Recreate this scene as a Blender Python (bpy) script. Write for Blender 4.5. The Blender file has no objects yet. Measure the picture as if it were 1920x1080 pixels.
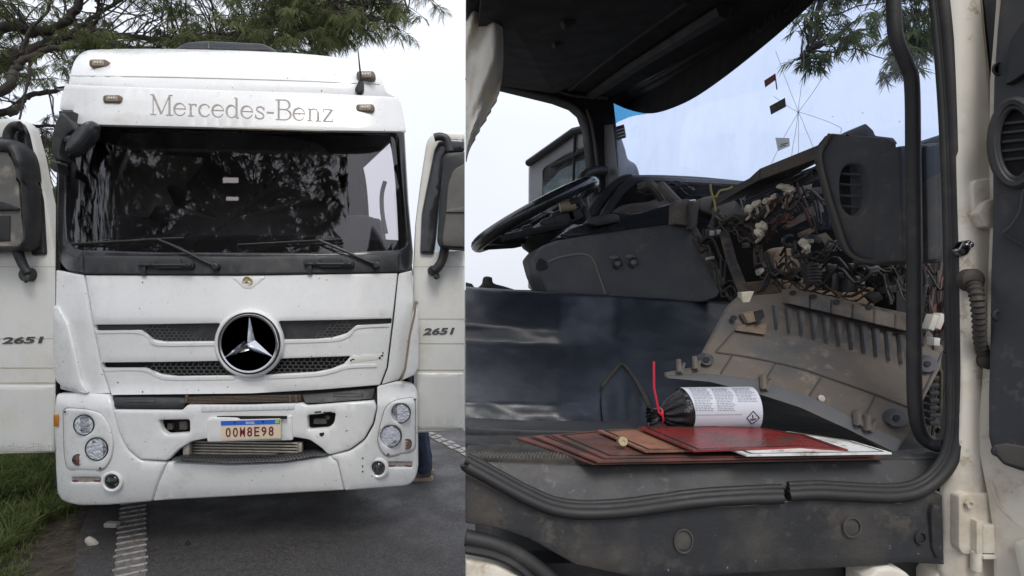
import bpy, bmesh, math, random
from mathutils import Vector, Matrix, noise
from mathutils.geometry import delaunay_2d_cdt
random.seed(7)
S = bpy.context.scene
C = S.collection
R = math.radians

# ------------------------------------------------------------------ camera, sky, sun, exposure
F, PX, PY, H = 1100.0, 872.0, 540.0, 1.77      # focal length in photo pixels, principal point, eye height
cd = bpy.data.cameras.new('camera'); cam = bpy.data.objects.new('camera', cd); C.objects.link(cam)
cam.location = (0, 0, H); cam.rotation_euler = (R(90), 0, 0)
cd.sensor_width = 36; cd.lens = 36 * F / 1920; cd.shift_x = (960 - PX) / 1920
cd.clip_start = 0.02; cd.clip_end = 2000
S.camera = cam
SUN_DIR = Vector((0.10, -0.62, 0.80)).normalized()
W = bpy.data.worlds.new('World'); S.world = W; W.use_nodes = True
nt = W.node_tree; nt.nodes.clear()
def wn(t): return nt.nodes.new(t)
out = wn('ShaderNodeOutputWorld'); bg = wn('ShaderNodeBackground'); sky = wn('ShaderNodeTexSky')
sky.sky_type = 'NISHITA'; sky.sun_disc = False; sky.sun_elevation = math.asin(SUN_DIR.z)
sky.sun_rotation = math.atan2(SUN_DIR.x, SUN_DIR.y); sky.dust_density = 3.0; sky.air_density = 1.0
# overcast deck: grey-white cloud layer, brighter overhead than at the horizon
tc = wn('ShaderNodeTexCoord'); sep = wn('ShaderNodeSeparateXYZ'); nt.links.new(tc.outputs['Generated'], sep.inputs[0])
ramp = wn('ShaderNodeMapRange'); ramp.inputs['From Min'].default_value = 0.0; ramp.inputs['From Max'].default_value = 1.0
ramp.inputs['To Min'].default_value = 8.6; ramp.inputs['To Max'].default_value = 13.2
nt.links.new(sep.outputs['Z'], ramp.inputs['Value'])
nz = wn('ShaderNodeTexNoise'); nz.inputs['Scale'].default_value = 2.2; nz.inputs['Detail'].default_value = 6
nt.links.new(tc.outputs['Generated'], nz.inputs['Vector'])
nr = wn('ShaderNodeMapRange'); nr.inputs['From Min'].default_value = .3; nr.inputs['From Max'].default_value = .7
nr.inputs['To Min'].default_value = .93; nr.inputs['To Max'].default_value = 1.06
nt.links.new(nz.outputs['Fac'], nr.inputs['Value'])
mul = wn('ShaderNodeMath'); mul.operation = 'MULTIPLY'
nt.links.new(ramp.outputs[0], mul.inputs[0]); nt.links.new(nr.outputs[0], mul.inputs[1])
cl = wn('ShaderNodeVectorMath'); cl.operation = 'SCALE'; cl.inputs[0].default_value = (.935, .97, 1.07)
nt.links.new(mul.outputs[0], cl.inputs['Scale'])
mx = wn('ShaderNodeMix'); mx.data_type = 'RGBA'; mx.inputs['Factor'].default_value = .88
nt.links.new(sky.outputs[0], mx.inputs['A']); nt.links.new(cl.outputs[0], mx.inputs['B'])
nt.links.new(mx.outputs['Result'], bg.inputs['Color']); bg.inputs['Strength'].default_value = 0.1
nt.links.new(bg.outputs[0], out.inputs[0])
sl = bpy.data.lights.new('sun', 'SUN'); sl.energy = 1.5; sl.angle = R(25); sl.color = (1, .96, .9)
so = bpy.data.objects.new('sun', sl); C.objects.link(so)
so.rotation_euler = (-SUN_DIR).to_track_quat('-Z', 'Y').to_euler(); so.location = (0, -5, 12)
S.view_settings.view_transform = 'Standard'; S.view_settings.look = 'None'; S.view_settings.exposure = 0.22; S.view_settings.gamma = 1
S.cycles.use_denoising = True; S.cycles.transparent_max_bounces = 24; S.cycles.max_bounces = 8

# ------------------------------------------------------------------ helpers
def P(u, v, d): return Vector(((u - PX) / F * d, d, H - (v - PY) / F * d))
def G(u, v, z=0.0):                              # point of a horizontal plane
    d = F * (H - z) / (v - PY); return P(u, v, d)
def lerp(a, b, t): return a + (b - a) * t
def cl01(t): return 0.0 if t < 0 else 1.0 if t > 1 else t
def cr(pts, n=6, closed=False):                  # Catmull-Rom
    pts = [tuple(p) for p in pts]; m = len(pts); o = []
    for i in range(m if closed else m - 1):
        g = (lambda k: pts[k % m]) if closed else (lambda k: pts[max(0, min(m - 1, k))])
        a, b, c, d = g(i - 1), g(i), g(i + 1), g(i + 2)
        for k in range(n):
            t = k / n
            o.append(tuple(.5 * (2 * b[j] + (c[j] - a[j]) * t + (2 * a[j] - 5 * b[j] + 4 * c[j] - d[j]) * t * t + (3 * b[j] - a[j] - 3 * c[j] + d[j]) * t ** 3) for j in range(len(b))))
    if not closed: o.append(pts[-1])
    return o
def fil(pts, r, n=4):                            # fillet polygon corners (r number or list)
    o = []; m = len(pts)
    for i in range(m):
        rr = r[i] if isinstance(r, (list, tuple)) else r
        p = Vector(pts[i]); a = Vector(pts[i - 1]); b = Vector(pts[(i + 1) % m])
        ra = min(rr, (a - p).length * .45); rb = min(rr, (b - p).length * .45)
        if ra < .3 or rb < .3: o.append(tuple(p)); continue
        s = p + (a - p).normalized() * ra; e = p + (b - p).normalized() * rb
        for k in range(n + 1):
            t = k / n; o.append(tuple((1 - t) ** 2 * s + 2 * t * (1 - t) * p + t * t * e))
    return o
def ell(cu, cv, ru, rv=None, n=28, a0=0, a1=2 * math.pi):
    rv = ru if rv is None else rv
    return [(cu + ru * math.cos(a0 + (a1 - a0) * k / n), cv + rv * math.sin(a0 + (a1 - a0) * k / n)) for k in range(n)]
def rect(u0, v0, u1, v1): return [(u0, v0), (u1, v0), (u1, v1), (u0, v1)]
def inside(p, poly):
    x, y = p; c = False; j = len(poly) - 1
    for i in range(len(poly)):
        xi, yi = poly[i][0], poly[i][1]; xj, yj = poly[j][0], poly[j][1]
        if (yi > y) != (yj > y) and x < (xj - xi) * (y - yi) / (yj - yi) + xi: c = not c
        j = i
    return c
def area(poly): return .5 * sum(poly[i - 1][0] * poly[i][1] - poly[i][0] * poly[i - 1][1] for i in range(len(poly)))
def dens(poly, g):
    o = []; m = len(poly)
    for i in range(m):
        a = Vector(poly[i][:2]); b = Vector(poly[(i + 1) % m][:2]); k = max(1, int((b - a).length / g + .5))
        o += [tuple(a.lerp(b, j / k)) for j in range(k)]
    return o
def inset(poly, r):                              # positive r: towards the inside
    m = len(poly); s = 1 if area(poly) > 0 else -1; o = []
    for i in range(m):
        a = Vector(poly[i - 1]); p = Vector(poly[i]); b = Vector(poly[(i + 1) % m])
        e1 = (p - a); e2 = (b - p)
        if e1.length < 1e-9 or e2.length < 1e-9: o.append(tuple(p)); continue
        e1.normalize(); e2.normalize()
        n1 = Vector((-e1.y, e1.x)) * s; n2 = Vector((-e2.y, e2.x)) * s
        n = n1 + n2
        if n.length < .2: n = n1
        n.normalize(); k = min(1.6, 1 / max(.3, n.dot(n1)))
        o.append(tuple(p + n * r * k))
    return o

class MB:
    def __init__(s): s.v = []; s.f = []; s.m = []
    def add(s, vs, fs, mi=0):
        b = len(s.v); s.v += [tuple(v) for v in vs]; s.f += [tuple(b + i for i in f) for f in fs]; s.m += [mi] * len(fs)
    def slab(s, outer, d, t=.02, r=2.0, holes=(), grid=22, off=0.0, mi=0, back=(0, 1, 0)):
        df = d if callable(d) else (lambda u, v: d)
        outer = dens(outer, grid); holes = [dens(h, grid) for h in holes]
        co, zo, ed = [], [], []
        rings = [(0, 1.0), (.4, .25), (1, 0)] if r > 0 else [(0, 0)]
        for li, lp in enumerate([outer] + holes):
            sg = 1 if li == 0 else -1
            for ins, z in rings:
                b = len(co); q = inset(lp, sg * ins * r) if ins else lp
                co += q; zo += [z * r] * len(q); ed += [(b + k, b + (k + 1) % len(q)) for k in range(len(q))]
        us = [p[0] for p in outer]; vs = [p[1] for p in outer]
        inn = inset(outer, r * 1.3 + .5); hin = [inset(h, -r * 1.3 - .5) for h in holes]
        u = min(us) + grid * .5
        while u < max(us):
            v = min(vs) + grid * .5
            while v < max(vs):
                if inside((u, v), inn) and not any(inside((u, v), h) for h in hin): co.append((u, v)); zo.append(0)
                v += grid
            u += grid
        vo, eo, fo, ov, oe, of = delaunay_2d_cdt([Vector(c) for c in co], ed, [], 0, 1e-4)
        keep = []
        for f in fo:
            c = (sum(vo[i].x for i in f) / len(f), sum(vo[i].y for i in f) / len(f))
            if inside(c, outer) and not any(inside(c, h) for h in holes): keep.append(tuple(f))
        n = len(vo); pts = []; bk = Vector(back).normalized() * t
        for i, q in enumerate(vo):
            dd = df(q.x, q.y) + off; z = max((zo[k] for k in ov[i]), default=0)
            pts.append(P(q.x, q.y, dd) + Vector((0, z * dd / F, 0)))
        cnt = {}
        for f in keep:
            for k in range(len(f)):
                e = (f[k], f[(k + 1) % len(f)]); key = (min(e), max(e)); cnt.setdefault(key, []).append(e)
        fs = list(keep)
        if t > 0:
            pts += [p + bk for p in pts]
            fs += [tuple(n + i for i in reversed(f)) for f in keep]
            for es in cnt.values():
                if len(es) == 1: a, b = es[0]; fs.append((b, a, n + a, n + b))
        s.add(pts, fs, mi)
    def tube(s, pts, r, n=8, closed=False, mi=0, caps=True):
        pts = [Vector(p) for p in pts]; m = len(pts); vs = []; fs = []; up = None
        for i in range(m):
            a = pts[i - 1] if (i or closed) else pts[0]; b = pts[(i + 1) % m] if (i < m - 1 or closed) else pts[i]
            t = (b - a); t = t.normalized() if t.length > 1e-9 else Vector((0, 0, 1))
            if up is None: up = t.orthogonal().normalized()
            up = (up - t * up.dot(t)); up = up.normalized() if up.length > 1e-6 else t.orthogonal().normalized()
            w = t.cross(up); rr = r[i] if isinstance(r, (list, tuple)) else r
            for k in range(n):
                an = 2 * math.pi * k / n; vs.append(pts[i] + (up * math.cos(an) + w * math.sin(an)) * rr)
        for i in range(m if closed else m - 1):
            for k in range(n):
                j = (i + 1) % m; fs.append((i * n + k, i * n + (k + 1) % n, j * n + (k + 1) % n, j * n + k))
        if caps and not closed: fs.append(tuple(reversed(range(n)))); fs.append(tuple((m - 1) * n + k for k in range(n)))
        s.add(vs, fs, mi)
    def lathe(s, c, ax, prof, n=24, mi=0, sx=1.0, side=None):
        c = Vector(c); ax = Vector(ax).normalized(); x = Vector(side) if side else ax.orthogonal(); x = (x - ax * x.dot(ax)).normalized(); y = ax.cross(x)
        vs = []; fs = []
        for (r, h) in prof:
            for k in range(n):
                a = 2 * math.pi * k / n; vs.append(c + ax * h + (x * math.cos(a) * sx + y * math.sin(a)) * r)
        for i in range(len(prof) - 1):
            for k in range(n): fs.append((i * n + k, i * n + (k + 1) % n, (i + 1) * n + (k + 1) % n, (i + 1) * n + k))
        if prof[0][0] > 1e-6: fs.append(tuple(reversed(range(n))))
        if prof[-1][0] > 1e-6: fs.append(tuple((len(prof) - 1) * n + k for k in range(n)))
        s.add(vs, fs, mi)
    def box(s, c, size, rot=None, mi=0, bev=.08):
        c = Vector(c); hx, hy, hz = [q / 2 for q in size]; b = min(hx, hy, hz) * bev * 2
        bm = bmesh.new(); bmesh.ops.create_cube(bm, size=1); bmesh.ops.scale(bm, vec=size, verts=bm.verts)
        if b > 1e-5: bmesh.ops.bevel(bm, geom=list(bm.edges), offset=b, segments=2, profile=.6, affect='EDGES')
        M_ = rot if rot else Matrix.Identity(3); bm.verts.index_update()
        s.add([c + M_ @ v.co for v in bm.verts], [[v.index for v in f.verts] for f in bm.faces], mi); bm.free()
    def ribbon(s, pts, w, d, off=-.001, mi=0, t=.0015):   # flat stroke of width w px on a depth surface
        df = d if callable(d) else (lambda u, v: d)
        pts = [Vector(p[:2]) for p in pts]; L = []
        for i in range(len(pts)):
            a = pts[max(0, i - 1)]; b = pts[min(len(pts) - 1, i + 1)]; e = b - a
            if e.length < 1e-9: e = Vector((1, 0))
            e.normalize(); nn = Vector((-e.y, e.x)); ww = (w[i] if isinstance(w, (list, tuple)) else w) / 2
            L.append((pts[i] + nn * ww, pts[i] - nn * ww))
        vs = []; fs = []
        for a, b in L:
            vs += [P(a.x, a.y, df(a.x, a.y) + off), P(b.x, b.y, df(b.x, b.y) + off)]
        k = len(vs); vs += [v + Vector((0, t, 0)) for v in vs]
        for i in range(len(L) - 1):
            a = 2 * i; fs += [(a, a + 1, a + 3, a + 2), (k + a + 2, k + a + 3, k + a + 1, k + a), (a, a + 2, k + a + 2, k + a), (a + 1, k + a + 1, k + a + 3, a + 3)]
        s.add(vs, fs, mi)
    def grid(s, fn, nu, nv, mi=0, t=0.0):
        vs = [fn(i / nu, j / nv) for j in range(nv + 1) for i in range(nu + 1)]; w = nu + 1
        fs = [(j * w + i, j * w + i + 1, (j + 1) * w + i + 1, (j + 1) * w + i) for j in range(nv) for i in range(nu)]
        s.add(vs, fs, mi)
    def lump(s, c, size, seed, mi=0, sub=2, jag=.35):
        bm = bmesh.new(); bmesh.ops.create_icosphere(bm, subdivisions=sub, radius=1); bm.verts.index_update()
        rnd = random.Random(seed); q = Vector((rnd.random() * 90, rnd.random() * 90, 0)); rot = Matrix.Rotation(rnd.random() * 6, 3, 'Y') @ Matrix.Rotation(rnd.random() * 3 - 1.5, 3, 'X')
        vs = []
        for v in bm.verts:
            k = 1 + jag * (noise.noise(v.co * 1.7 + q) + .7 * noise.noise(v.co * 4 + q))
            vs.append(Vector(c) + rot @ Vector((v.co.x * size[0] * k, v.co.y * size[1] * k, v.co.z * size[2] * k)))
        s.add(vs, [[v.index for v in f.verts] for f in bm.faces], mi); bm.free()
    def pieces(s, name, mat, parent=None, **kw):    # one object for each connected piece
        par = list(range(len(s.v)))
        def find(a):
            while par[a] != a: par[a] = par[par[a]]; a = par[a]
            return a
        for f in s.f:
            r0 = find(f[0])
            for i in f[1:]: par[find(i)] = r0
        comp = {}
        for f, m in zip(s.f, s.m): comp.setdefault(find(f[0]), []).append((f, m))
        res = []
        for fs in comp.values():
            ids = {}; q = MB()
            for f, m in fs:
                q.f.append(tuple(ids.setdefault(i, len(ids)) for i in f)); q.m.append(m)
            q.v = [None] * len(ids)
            for i, k in ids.items(): q.v[k] = s.v[i]
            res.append(q.build(name, mat, parent, **kw))
        return res[0]
    def build(s, name, mat, parent=None, smooth=38, label=None, kind=None, recalc=True):
        me = bpy.data.meshes.new(name); me.from_pydata(s.v, [], s.f)
        mats = mat if isinstance(mat, (list, tuple)) else [mat]
        for q in mats: me.materials.append(q)
        if len(mats) > 1: me.polygons.foreach_set('material_index', s.m)
        if recalc:
            bm = bmesh.new(); bm.from_mesh(me); bmesh.ops.recalc_face_normals(bm, faces=bm.faces); bm.to_mesh(me); bm.free()
        if smooth:
            me.shade_smooth(); me.set_sharp_from_angle(angle=R(smooth))
        o = bpy.data.objects.new(name, me); C.objects.link(o)
        if parent:
            o.parent = parent
            o.matrix_parent_inverse = Matrix.Translation(-world_loc(parent))
        if label: o['label'] = label
        if kind: o['kind'] = kind
        return o
def world_loc(o):
    if o.type == 'EMPTY': return Vector(o.location)
    return Vector((0, 0, 0))                     # meshes are modelled in world coordinates, origin at 0
def thing(name, label, cat, loc, group=None):
    o = bpy.data.objects.new(name, None); C.objects.link(o); o.location = loc; o.empty_display_size = .1
    o['label'] = label; o['category'] = cat
    if group: o['group'] = group
    return o
def tag(o, label, cat, group=None, kind=None):
    o['label'] = label; o['category'] = cat
    if group: o['group'] = group
    if kind: o['kind'] = kind
    return o
def text(body, u, v, h, width, d, mat, name, parent, slope=0.0, off=-.002, bold=0.0, shear=0.0, t=.002, mirror=False, slant=0.0, label=None):
    cu = bpy.data.curves.new('t', 'FONT'); cu.body = body; cu.size = 1; cu.offset = bold; cu.shear = shear; cu.resolution_u = 3
    to = bpy.data.objects.new('t', cu); C.objects.link(to); bpy.context.view_layer.update()
    me = bpy.data.meshes.new_from_object(to.evaluated_get(bpy.context.evaluated_depsgraph_get()))
    bpy.data.objects.remove(to)
    xs = [q.co.x for q in me.vertices]; ys = [q.co.y for q in me.vertices]
    x0, x1, y0, y1 = min(xs), max(xs), min(ys), max(ys)
    df = d if callable(d) else (lambda a, b: d)
    vs = []
    for q in me.vertices:
        a = (q.co.x - x0) / (x1 - x0); b = (q.co.y - y0) / (y1 - y0)
        if mirror: a = 1 - a
        uu = u + a * width + slant * b * h; vv = v - b * h + slope * a * width
        vs.append(P(uu, vv, df(uu, vv) + off))
    fs = [tuple(p.vertices) for p in me.polygons]; bpy.data.meshes.remove(me)
    n = len(vs); cnt = {}
    for f in fs:
        for k in range(len(f)):
            e = (f[k], f[(k + 1) % len(f)]); cnt.setdefault((min(e), max(e)), []).append(e)
    allv = vs + [q + Vector((0, t, 0)) for q in vs]
    ff = fs + [tuple(n + i for i in reversed(f)) for f in fs]
    for es in cnt.values():
        if len(es) == 1: a, b = es[0]; ff.append((b, a, n + a, n + b))
    mb = MB(); mb.add(allv, ff); return mb.build(name, mat, parent, smooth=0, label=label)

# ------------------------------------------------------------------ materials
def M(name, col, rough=.5, metal=0.0, var=.12, vscale=6.0, col2=None, mscale=4.0, lo=.5, hi=.65, bump=0.0, bscale=80.0, coat=0.0, spec=.5,
      specks=None, spscale=60, spth=.73, rvar=.1, stretch=None, sheen=0, up=None, fine=None, dust=None):
    m = bpy.data.materials.new(name); m.use_nodes = True; n = m.node_tree; L = n.links
    b = n.nodes['Principled BSDF']
    b.inputs['Roughness'].default_value = rough; b.inputs['Metallic'].default_value = metal
    b.inputs['Coat Weight'].default_value = coat; b.inputs['Coat Roughness'].default_value = .06
    b.inputs['Specular IOR Level'].default_value = spec
    if sheen: b.inputs['Sheen Weight'].default_value = sheen
    t = n.nodes.new('ShaderNodeTexCoord'); src = t.outputs['Object']
    if stretch:
        mp = n.nodes.new('ShaderNodeMapping'); mp.inputs['Scale'].default_value = stretch; L.new(src, mp.inputs['Vector']); src2 = mp.outputs[0]
    else: src2 = src
    def nzz(scale, det=6, rough_=.6, s=None):
        q = n.nodes.new('ShaderNodeTexNoise'); q.inputs['Scale'].default_value = scale; q.inputs['Detail'].default_value = det
        q.inputs['Roughness'].default_value = rough_; L.new(s or src, q.inputs['Vector']); return q.outputs['Fac']
    def mr(x, a, b_, c, d_):
        q = n.nodes.new('ShaderNodeMapRange'); q.inputs['From Min'].default_value = a; q.inputs['From Max'].default_value = b_
        q.inputs['To Min'].default_value = c; q.inputs['To Max'].default_value = d_; L.new(x, q.inputs['Value']); return q.outputs[0]
    def mix(f, a, b_):
        q = n.nodes.new('ShaderNodeMix'); q.data_type = 'RGBA'; L.new(f, q.inputs['Factor'])
        for s_, x in (('A', a), ('B', b_)):
            if isinstance(x, tuple): q.inputs[s_].default_value = (*x, 1)
            else: L.new(x, q.inputs[s_])
        return q.outputs['Result']
    va = nzz(vscale)
    c = mix(mr(va, .3, .7, 0, 1), tuple(max(0, q * (1 - var)) for q in col), tuple(q * (1 + var) for q in col))
    if fine: c = mix(mr(nzz(fine[0], 2), .42, .62, 0, 1), c, fine[1])
    if col2:
        f = mr(nzz(mscale, 8, .65, src2), lo, hi, 0, 1)
        if up is not None:
            g = n.nodes.new('ShaderNodeNewGeometry'); se = n.nodes.new('ShaderNodeSeparateXYZ'); L.new(g.outputs['Normal'], se.inputs[0])
            ml = n.nodes.new('ShaderNodeMath'); ml.operation = 'MULTIPLY'; L.new(f, ml.inputs[0]); L.new(mr(se.outputs['Z'], up[0], up[1], up[2], 1), ml.inputs[1]); f = ml.outputs[0]
        c = mix(f, c, col2)
    if dust:                                          # dust spatter and rubbed patches with crisp edges
        q1 = mr(nzz(dust[0], 10, .72), dust[1], dust[1] + .10, 0, 1); q2 = mr(nzz(dust[0] * .22, 3, .5), .42, .62, 0, 1)
        ml_ = n.nodes.new('ShaderNodeMath'); ml_.operation = 'MULTIPLY'; L.new(q1, ml_.inputs[0]); L.new(q2, ml_.inputs[1])
        c = mix(ml_.outputs[0], c, dust[2])
    if specks: c = mix(mr(nzz(spscale, 2, .5), spth, spth + .02, 0, 1), c, specks)
    L.new(c, b.inputs['Base Color'])
    L.new(mr(nzz(vscale * 2.3), .3, .7, max(.02, rough - rvar), min(1, rough + rvar)), b.inputs['Roughness'])
    if bump:
        bp = n.nodes.new('ShaderNodeBump'); bp.inputs['Strength'].default_value = bump; bp.inputs['Distance'].default_value = .01
        L.new(nzz(bscale, 5, .6, src2), bp.inputs['Height']); L.new(bp.outputs[0], b.inputs['Normal'])
    return m
def glass(name, tint, refl=.06, rough=.0, dirt=0.0, graze=1.0):
    m = bpy.data.materials.new(name); m.use_nodes = True; n = m.node_tree; L = n.links; n.nodes.clear()
    o = n.nodes.new('ShaderNodeOutputMaterial'); tr = n.nodes.new('ShaderNodeBsdfTransparent'); tr.inputs[0].default_value = (*tint, 1)
    gl = n.nodes.new('ShaderNodeBsdfGlossy'); gl.inputs['Roughness'].default_value = rough; gl.inputs[0].default_value = (1, 1, 1, 1)
    ge = n.nodes.new('ShaderNodeNewGeometry'); dt = n.nodes.new('ShaderNodeVectorMath'); dt.operation = 'DOT_PRODUCT'; L.new(ge.outputs['Normal'], dt.inputs[0]); L.new(ge.outputs['Incoming'], dt.inputs[1])
    def mt(op, a, b=None, clamp=False):                # Schlick reflectance that is the same from either side of the sheet
        q = n.nodes.new('ShaderNodeMath'); q.operation = op; q.use_clamp = clamp
        for i_, x in enumerate((a, b)):
            if x is None: continue
            if isinstance(x, (int, float)): q.inputs[i_].default_value = x
            else: L.new(x, q.inputs[i_])
        return q.outputs[0]
    fz_ = mt('POWER', mt('SUBTRACT', 1.0, mt('ABSOLUTE', dt.outputs['Value']), True), 5.0)
    ad = n.nodes.new('ShaderNodeMath'); ad.operation = 'MULTIPLY_ADD'; ad.inputs[1].default_value = (1 - refl) * graze; ad.inputs[2].default_value = refl; ad.use_clamp = True; L.new(fz_, ad.inputs[0])
    mxx = n.nodes.new('ShaderNodeMixShader'); L.new(ad.outputs[0], mxx.inputs[0]); L.new(tr.outputs[0], mxx.inputs[1]); L.new(gl.outputs[0], mxx.inputs[2])
    last = mxx
    if dirt:
        df = n.nodes.new('ShaderNodeBsdfDiffuse'); df.inputs[0].default_value = (.6, .62, .64, 1)
        t = n.nodes.new('ShaderNodeTexCoord'); q = n.nodes.new('ShaderNodeTexNoise'); q.inputs['Scale'].default_value = 9; q.inputs['Detail'].default_value = 9; L.new(t.outputs['Object'], q.inputs['Vector'])
        r_ = n.nodes.new('ShaderNodeMapRange'); r_.inputs['From Min'].default_value = .45; r_.inputs['From Max'].default_value = .8; r_.inputs['To Min'].default_value = dirt * .3; r_.inputs['To Max'].default_value = dirt
        L.new(q.outputs['Fac'], r_.inputs['Value']); m2 = n.nodes.new('ShaderNodeMixShader'); L.new(r_.outputs[0], m2.inputs[0]); L.new(last.outputs[0], m2.inputs[1]); L.new(df.outputs[0], m2.inputs[2]); last = m2
    L.new(last.outputs[0], o.inputs[0]); return m
def leafmat(name, c1, c2, sc=2.5):
    m = bpy.data.materials.new(name); m.use_nodes = True; n = m.node_tree; L = n.links; n.nodes.clear()
    o = n.nodes.new('ShaderNodeOutputMaterial'); d = n.nodes.new('ShaderNodeBsdfDiffuse'); t = n.nodes.new('ShaderNodeBsdfTranslucent')
    tc_ = n.nodes.new('ShaderNodeTexCoord'); q = n.nodes.new('ShaderNodeTexNoise'); q.inputs['Scale'].default_value = sc; q.inputs['Detail'].default_value = 6
    L.new(tc_.outputs['Object'], q.inputs['Vector']); r_ = n.nodes.new('ShaderNodeMapRange'); r_.inputs['From Min'].default_value = .35; r_.inputs['From Max'].default_value = .65; L.new(q.outputs['Fac'], r_.inputs['Value'])
    x = n.nodes.new('ShaderNodeMix'); x.data_type = 'RGBA'; x.inputs['A'].default_value = (*c1, 1); x.inputs['B'].default_value = (*c2, 1); L.new(r_.outputs[0], x.inputs['Factor'])
    L.new(x.outputs['Result'], d.inputs[0]); L.new(x.outputs['Result'], t.inputs[0])
    g = n.nodes.new('ShaderNodeMixShader'); g.inputs[0].default_value = .5; L.new(d.outputs[0], g.inputs[1]); L.new(t.outputs[0], g.inputs[2]); L.new(g.outputs[0], o.inputs[0]); return m

WHITE = M('white_paint', (.745, .75, .74), .3, var=.03, coat=.6, col2=(.5, .46, .39), mscale=7, lo=.6, hi=.95, specks=(.13, .11, .09), spscale=46, spth=.728, bump=.012, bscale=3)
CREAM = M('cream_paint', (.72, .72, .68), .35, var=.04, coat=.35, col2=(.55, .47, .36), mscale=3, lo=.55, hi=.95, specks=(.25, .2, .15), spscale=70, spth=.76)
DOORW = M('dusty_white_paint', (.76, .76, .72), .38, var=.03, coat=.3, col2=(.58, .52, .41), mscale=2.2, lo=.48, hi=.85, specks=(.3, .26, .2), spscale=60, spth=.77)
BLACK = M('black_plastic', (.022, .023, .025), .5, var=.2, col2=(.06, .057, .05), mscale=8, lo=.5, hi=.8, bump=.05, bscale=300)
GLOSSB = M('gloss_black', (.02, .021, .024), .22, var=.1, coat=.3, col2=(.06, .058, .055), mscale=6, lo=.55, hi=.9)
RUBBER = M('rubber', (.018, .018, .018), .6, var=.2, col2=(.075, .065, .055), mscale=9, lo=.52, hi=.8)
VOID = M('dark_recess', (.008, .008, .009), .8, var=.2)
CHROME = M('chrome', (.55, .56, .58), .08, metal=1, var=.05, col2=(.45, .43, .4), mscale=20, lo=.6, hi=.9)
DCHROME = M('dark_chrome', (.2, .2, .2), .25, metal=1, var=.15)
ALU = M('dusty_aluminium', (.42, .39, .33), .55, metal=.4, var=.2, vscale=30, bump=.2, bscale=200)
GREYM = M('grey_grp', (.2, .215, .23), .5, var=.1)
GAP = M('panel_gap', (.03, .027, .024), .8, var=.1)
GROOVE = M('lettering_grey', (.32, .29, .26), .6, var=.25, vscale=40)  # brownish grey tone of the visor letters

# ------------------------------------------------------------------ ground, road, markings, verge
RD = Vector((-.481, .877, 0)).normalized(); RN = Vector((RD.y, -RD.x, 0))      # road runs along RD; RN points to the far lane
A0 = G(250, 945); A0.z = 0
def road(a, b, z=0.0): q = A0 + RN * a + RD * b; return Vector((q.x, q.y, z))
def strip(name, a0, a1, b0, b1, z, mat, kind='structure', wob=0.0, n=1):
    mb = MB(); vs = []
    for i in range(n + 1):
        b = lerp(b0, b1, i / n)
        vs += [road(a0 + (wob * (noise.noise(Vector((b * 1.3, 3, 0))) + .6 * noise.noise(Vector((b * 5, 8, 0)))) if wob else 0), b, z), road(a1, b, z)]
    mb.add(vs, [(2 * i, 2 * i + 1, 2 * i + 3, 2 * i + 2) for i in range(n)])
    o = mb.build(name, mat, smooth=0); o['kind'] = kind; return o
SOIL = M('verge_soil', (.040, .031, .024), .9, var=.4, vscale=5, col2=(.075, .058, .040), mscale=9, lo=.5, hi=.6, bump=.9, bscale=45, specks=(.16, .14, .11), spscale=60, spth=.72)
ASPH = M('asphalt', (.026, .0245, .025), .6, var=.3, vscale=1.5, fine=(95, (.082, .076, .073)), col2=(.044, .040, .037), mscale=1.2, lo=.5, hi=.7, bump=.5, bscale=240, rvar=.18, specks=(.2, .19, .18), spscale=180, spth=.80)
LINE = M('road_line_paint', (.17, .155, .145), .7, var=.15, vscale=14, col2=(.09, .085, .08), mscale=26, lo=.44, hi=.62, bump=.4, bscale=160)
BARP = M('raised_bar_paint', (.33, .31, .295), .7, var=.15, vscale=14, col2=(.11, .10, .095), mscale=30, lo=.46, hi=.66, bump=.4, bscale=160)
mb = MB(); mb.add([(-300, -200, 0), (300, -200, 0), (300, 500, 0), (-300, 500, 0)], [(0, 1, 2, 3)])
g = mb.build('ground', SOIL, smooth=0); g['kind'] = 'structure'
strip('road', -.33, 9.5, -14, 120, .004, ASPH, wob=.06, n=260)
strip('edge_line', -.085, .085, -14, 60, .008, LINE)
rb = MB()
for i in range(-30, 150):
    b = i * .105; q = [road(-.095 + random.uniform(-.006, .006), b), road(.095 + random.uniform(-.006, .006), b)]
    for p in q: p.z = .009
    rb.tube([q[0].lerp(q[1], k / 6) + RD * random.uniform(-.004, .004) for k in range(7)], .010, n=6)
rbo = rb.build('rumble_bars', BARP); rbo['kind'] = 'structure'
mb = MB()
for i in range(90):                               # far lane line: profiled marking
    b = -2 + i * .16
    for k in range(2):
        mb.box(road(3.06 + .075 * k + .015 * (i % 2), b + .03 * k, .0095), (.062, .12, .006), Matrix.Rotation(math.atan2(-RD.x, RD.y), 3, 'Z'))
mb.build('lane_line', BARP, smooth=0)['kind'] = 'structure'
bpy.data.objects['lane_line']['kind'] = 'structure'

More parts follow.
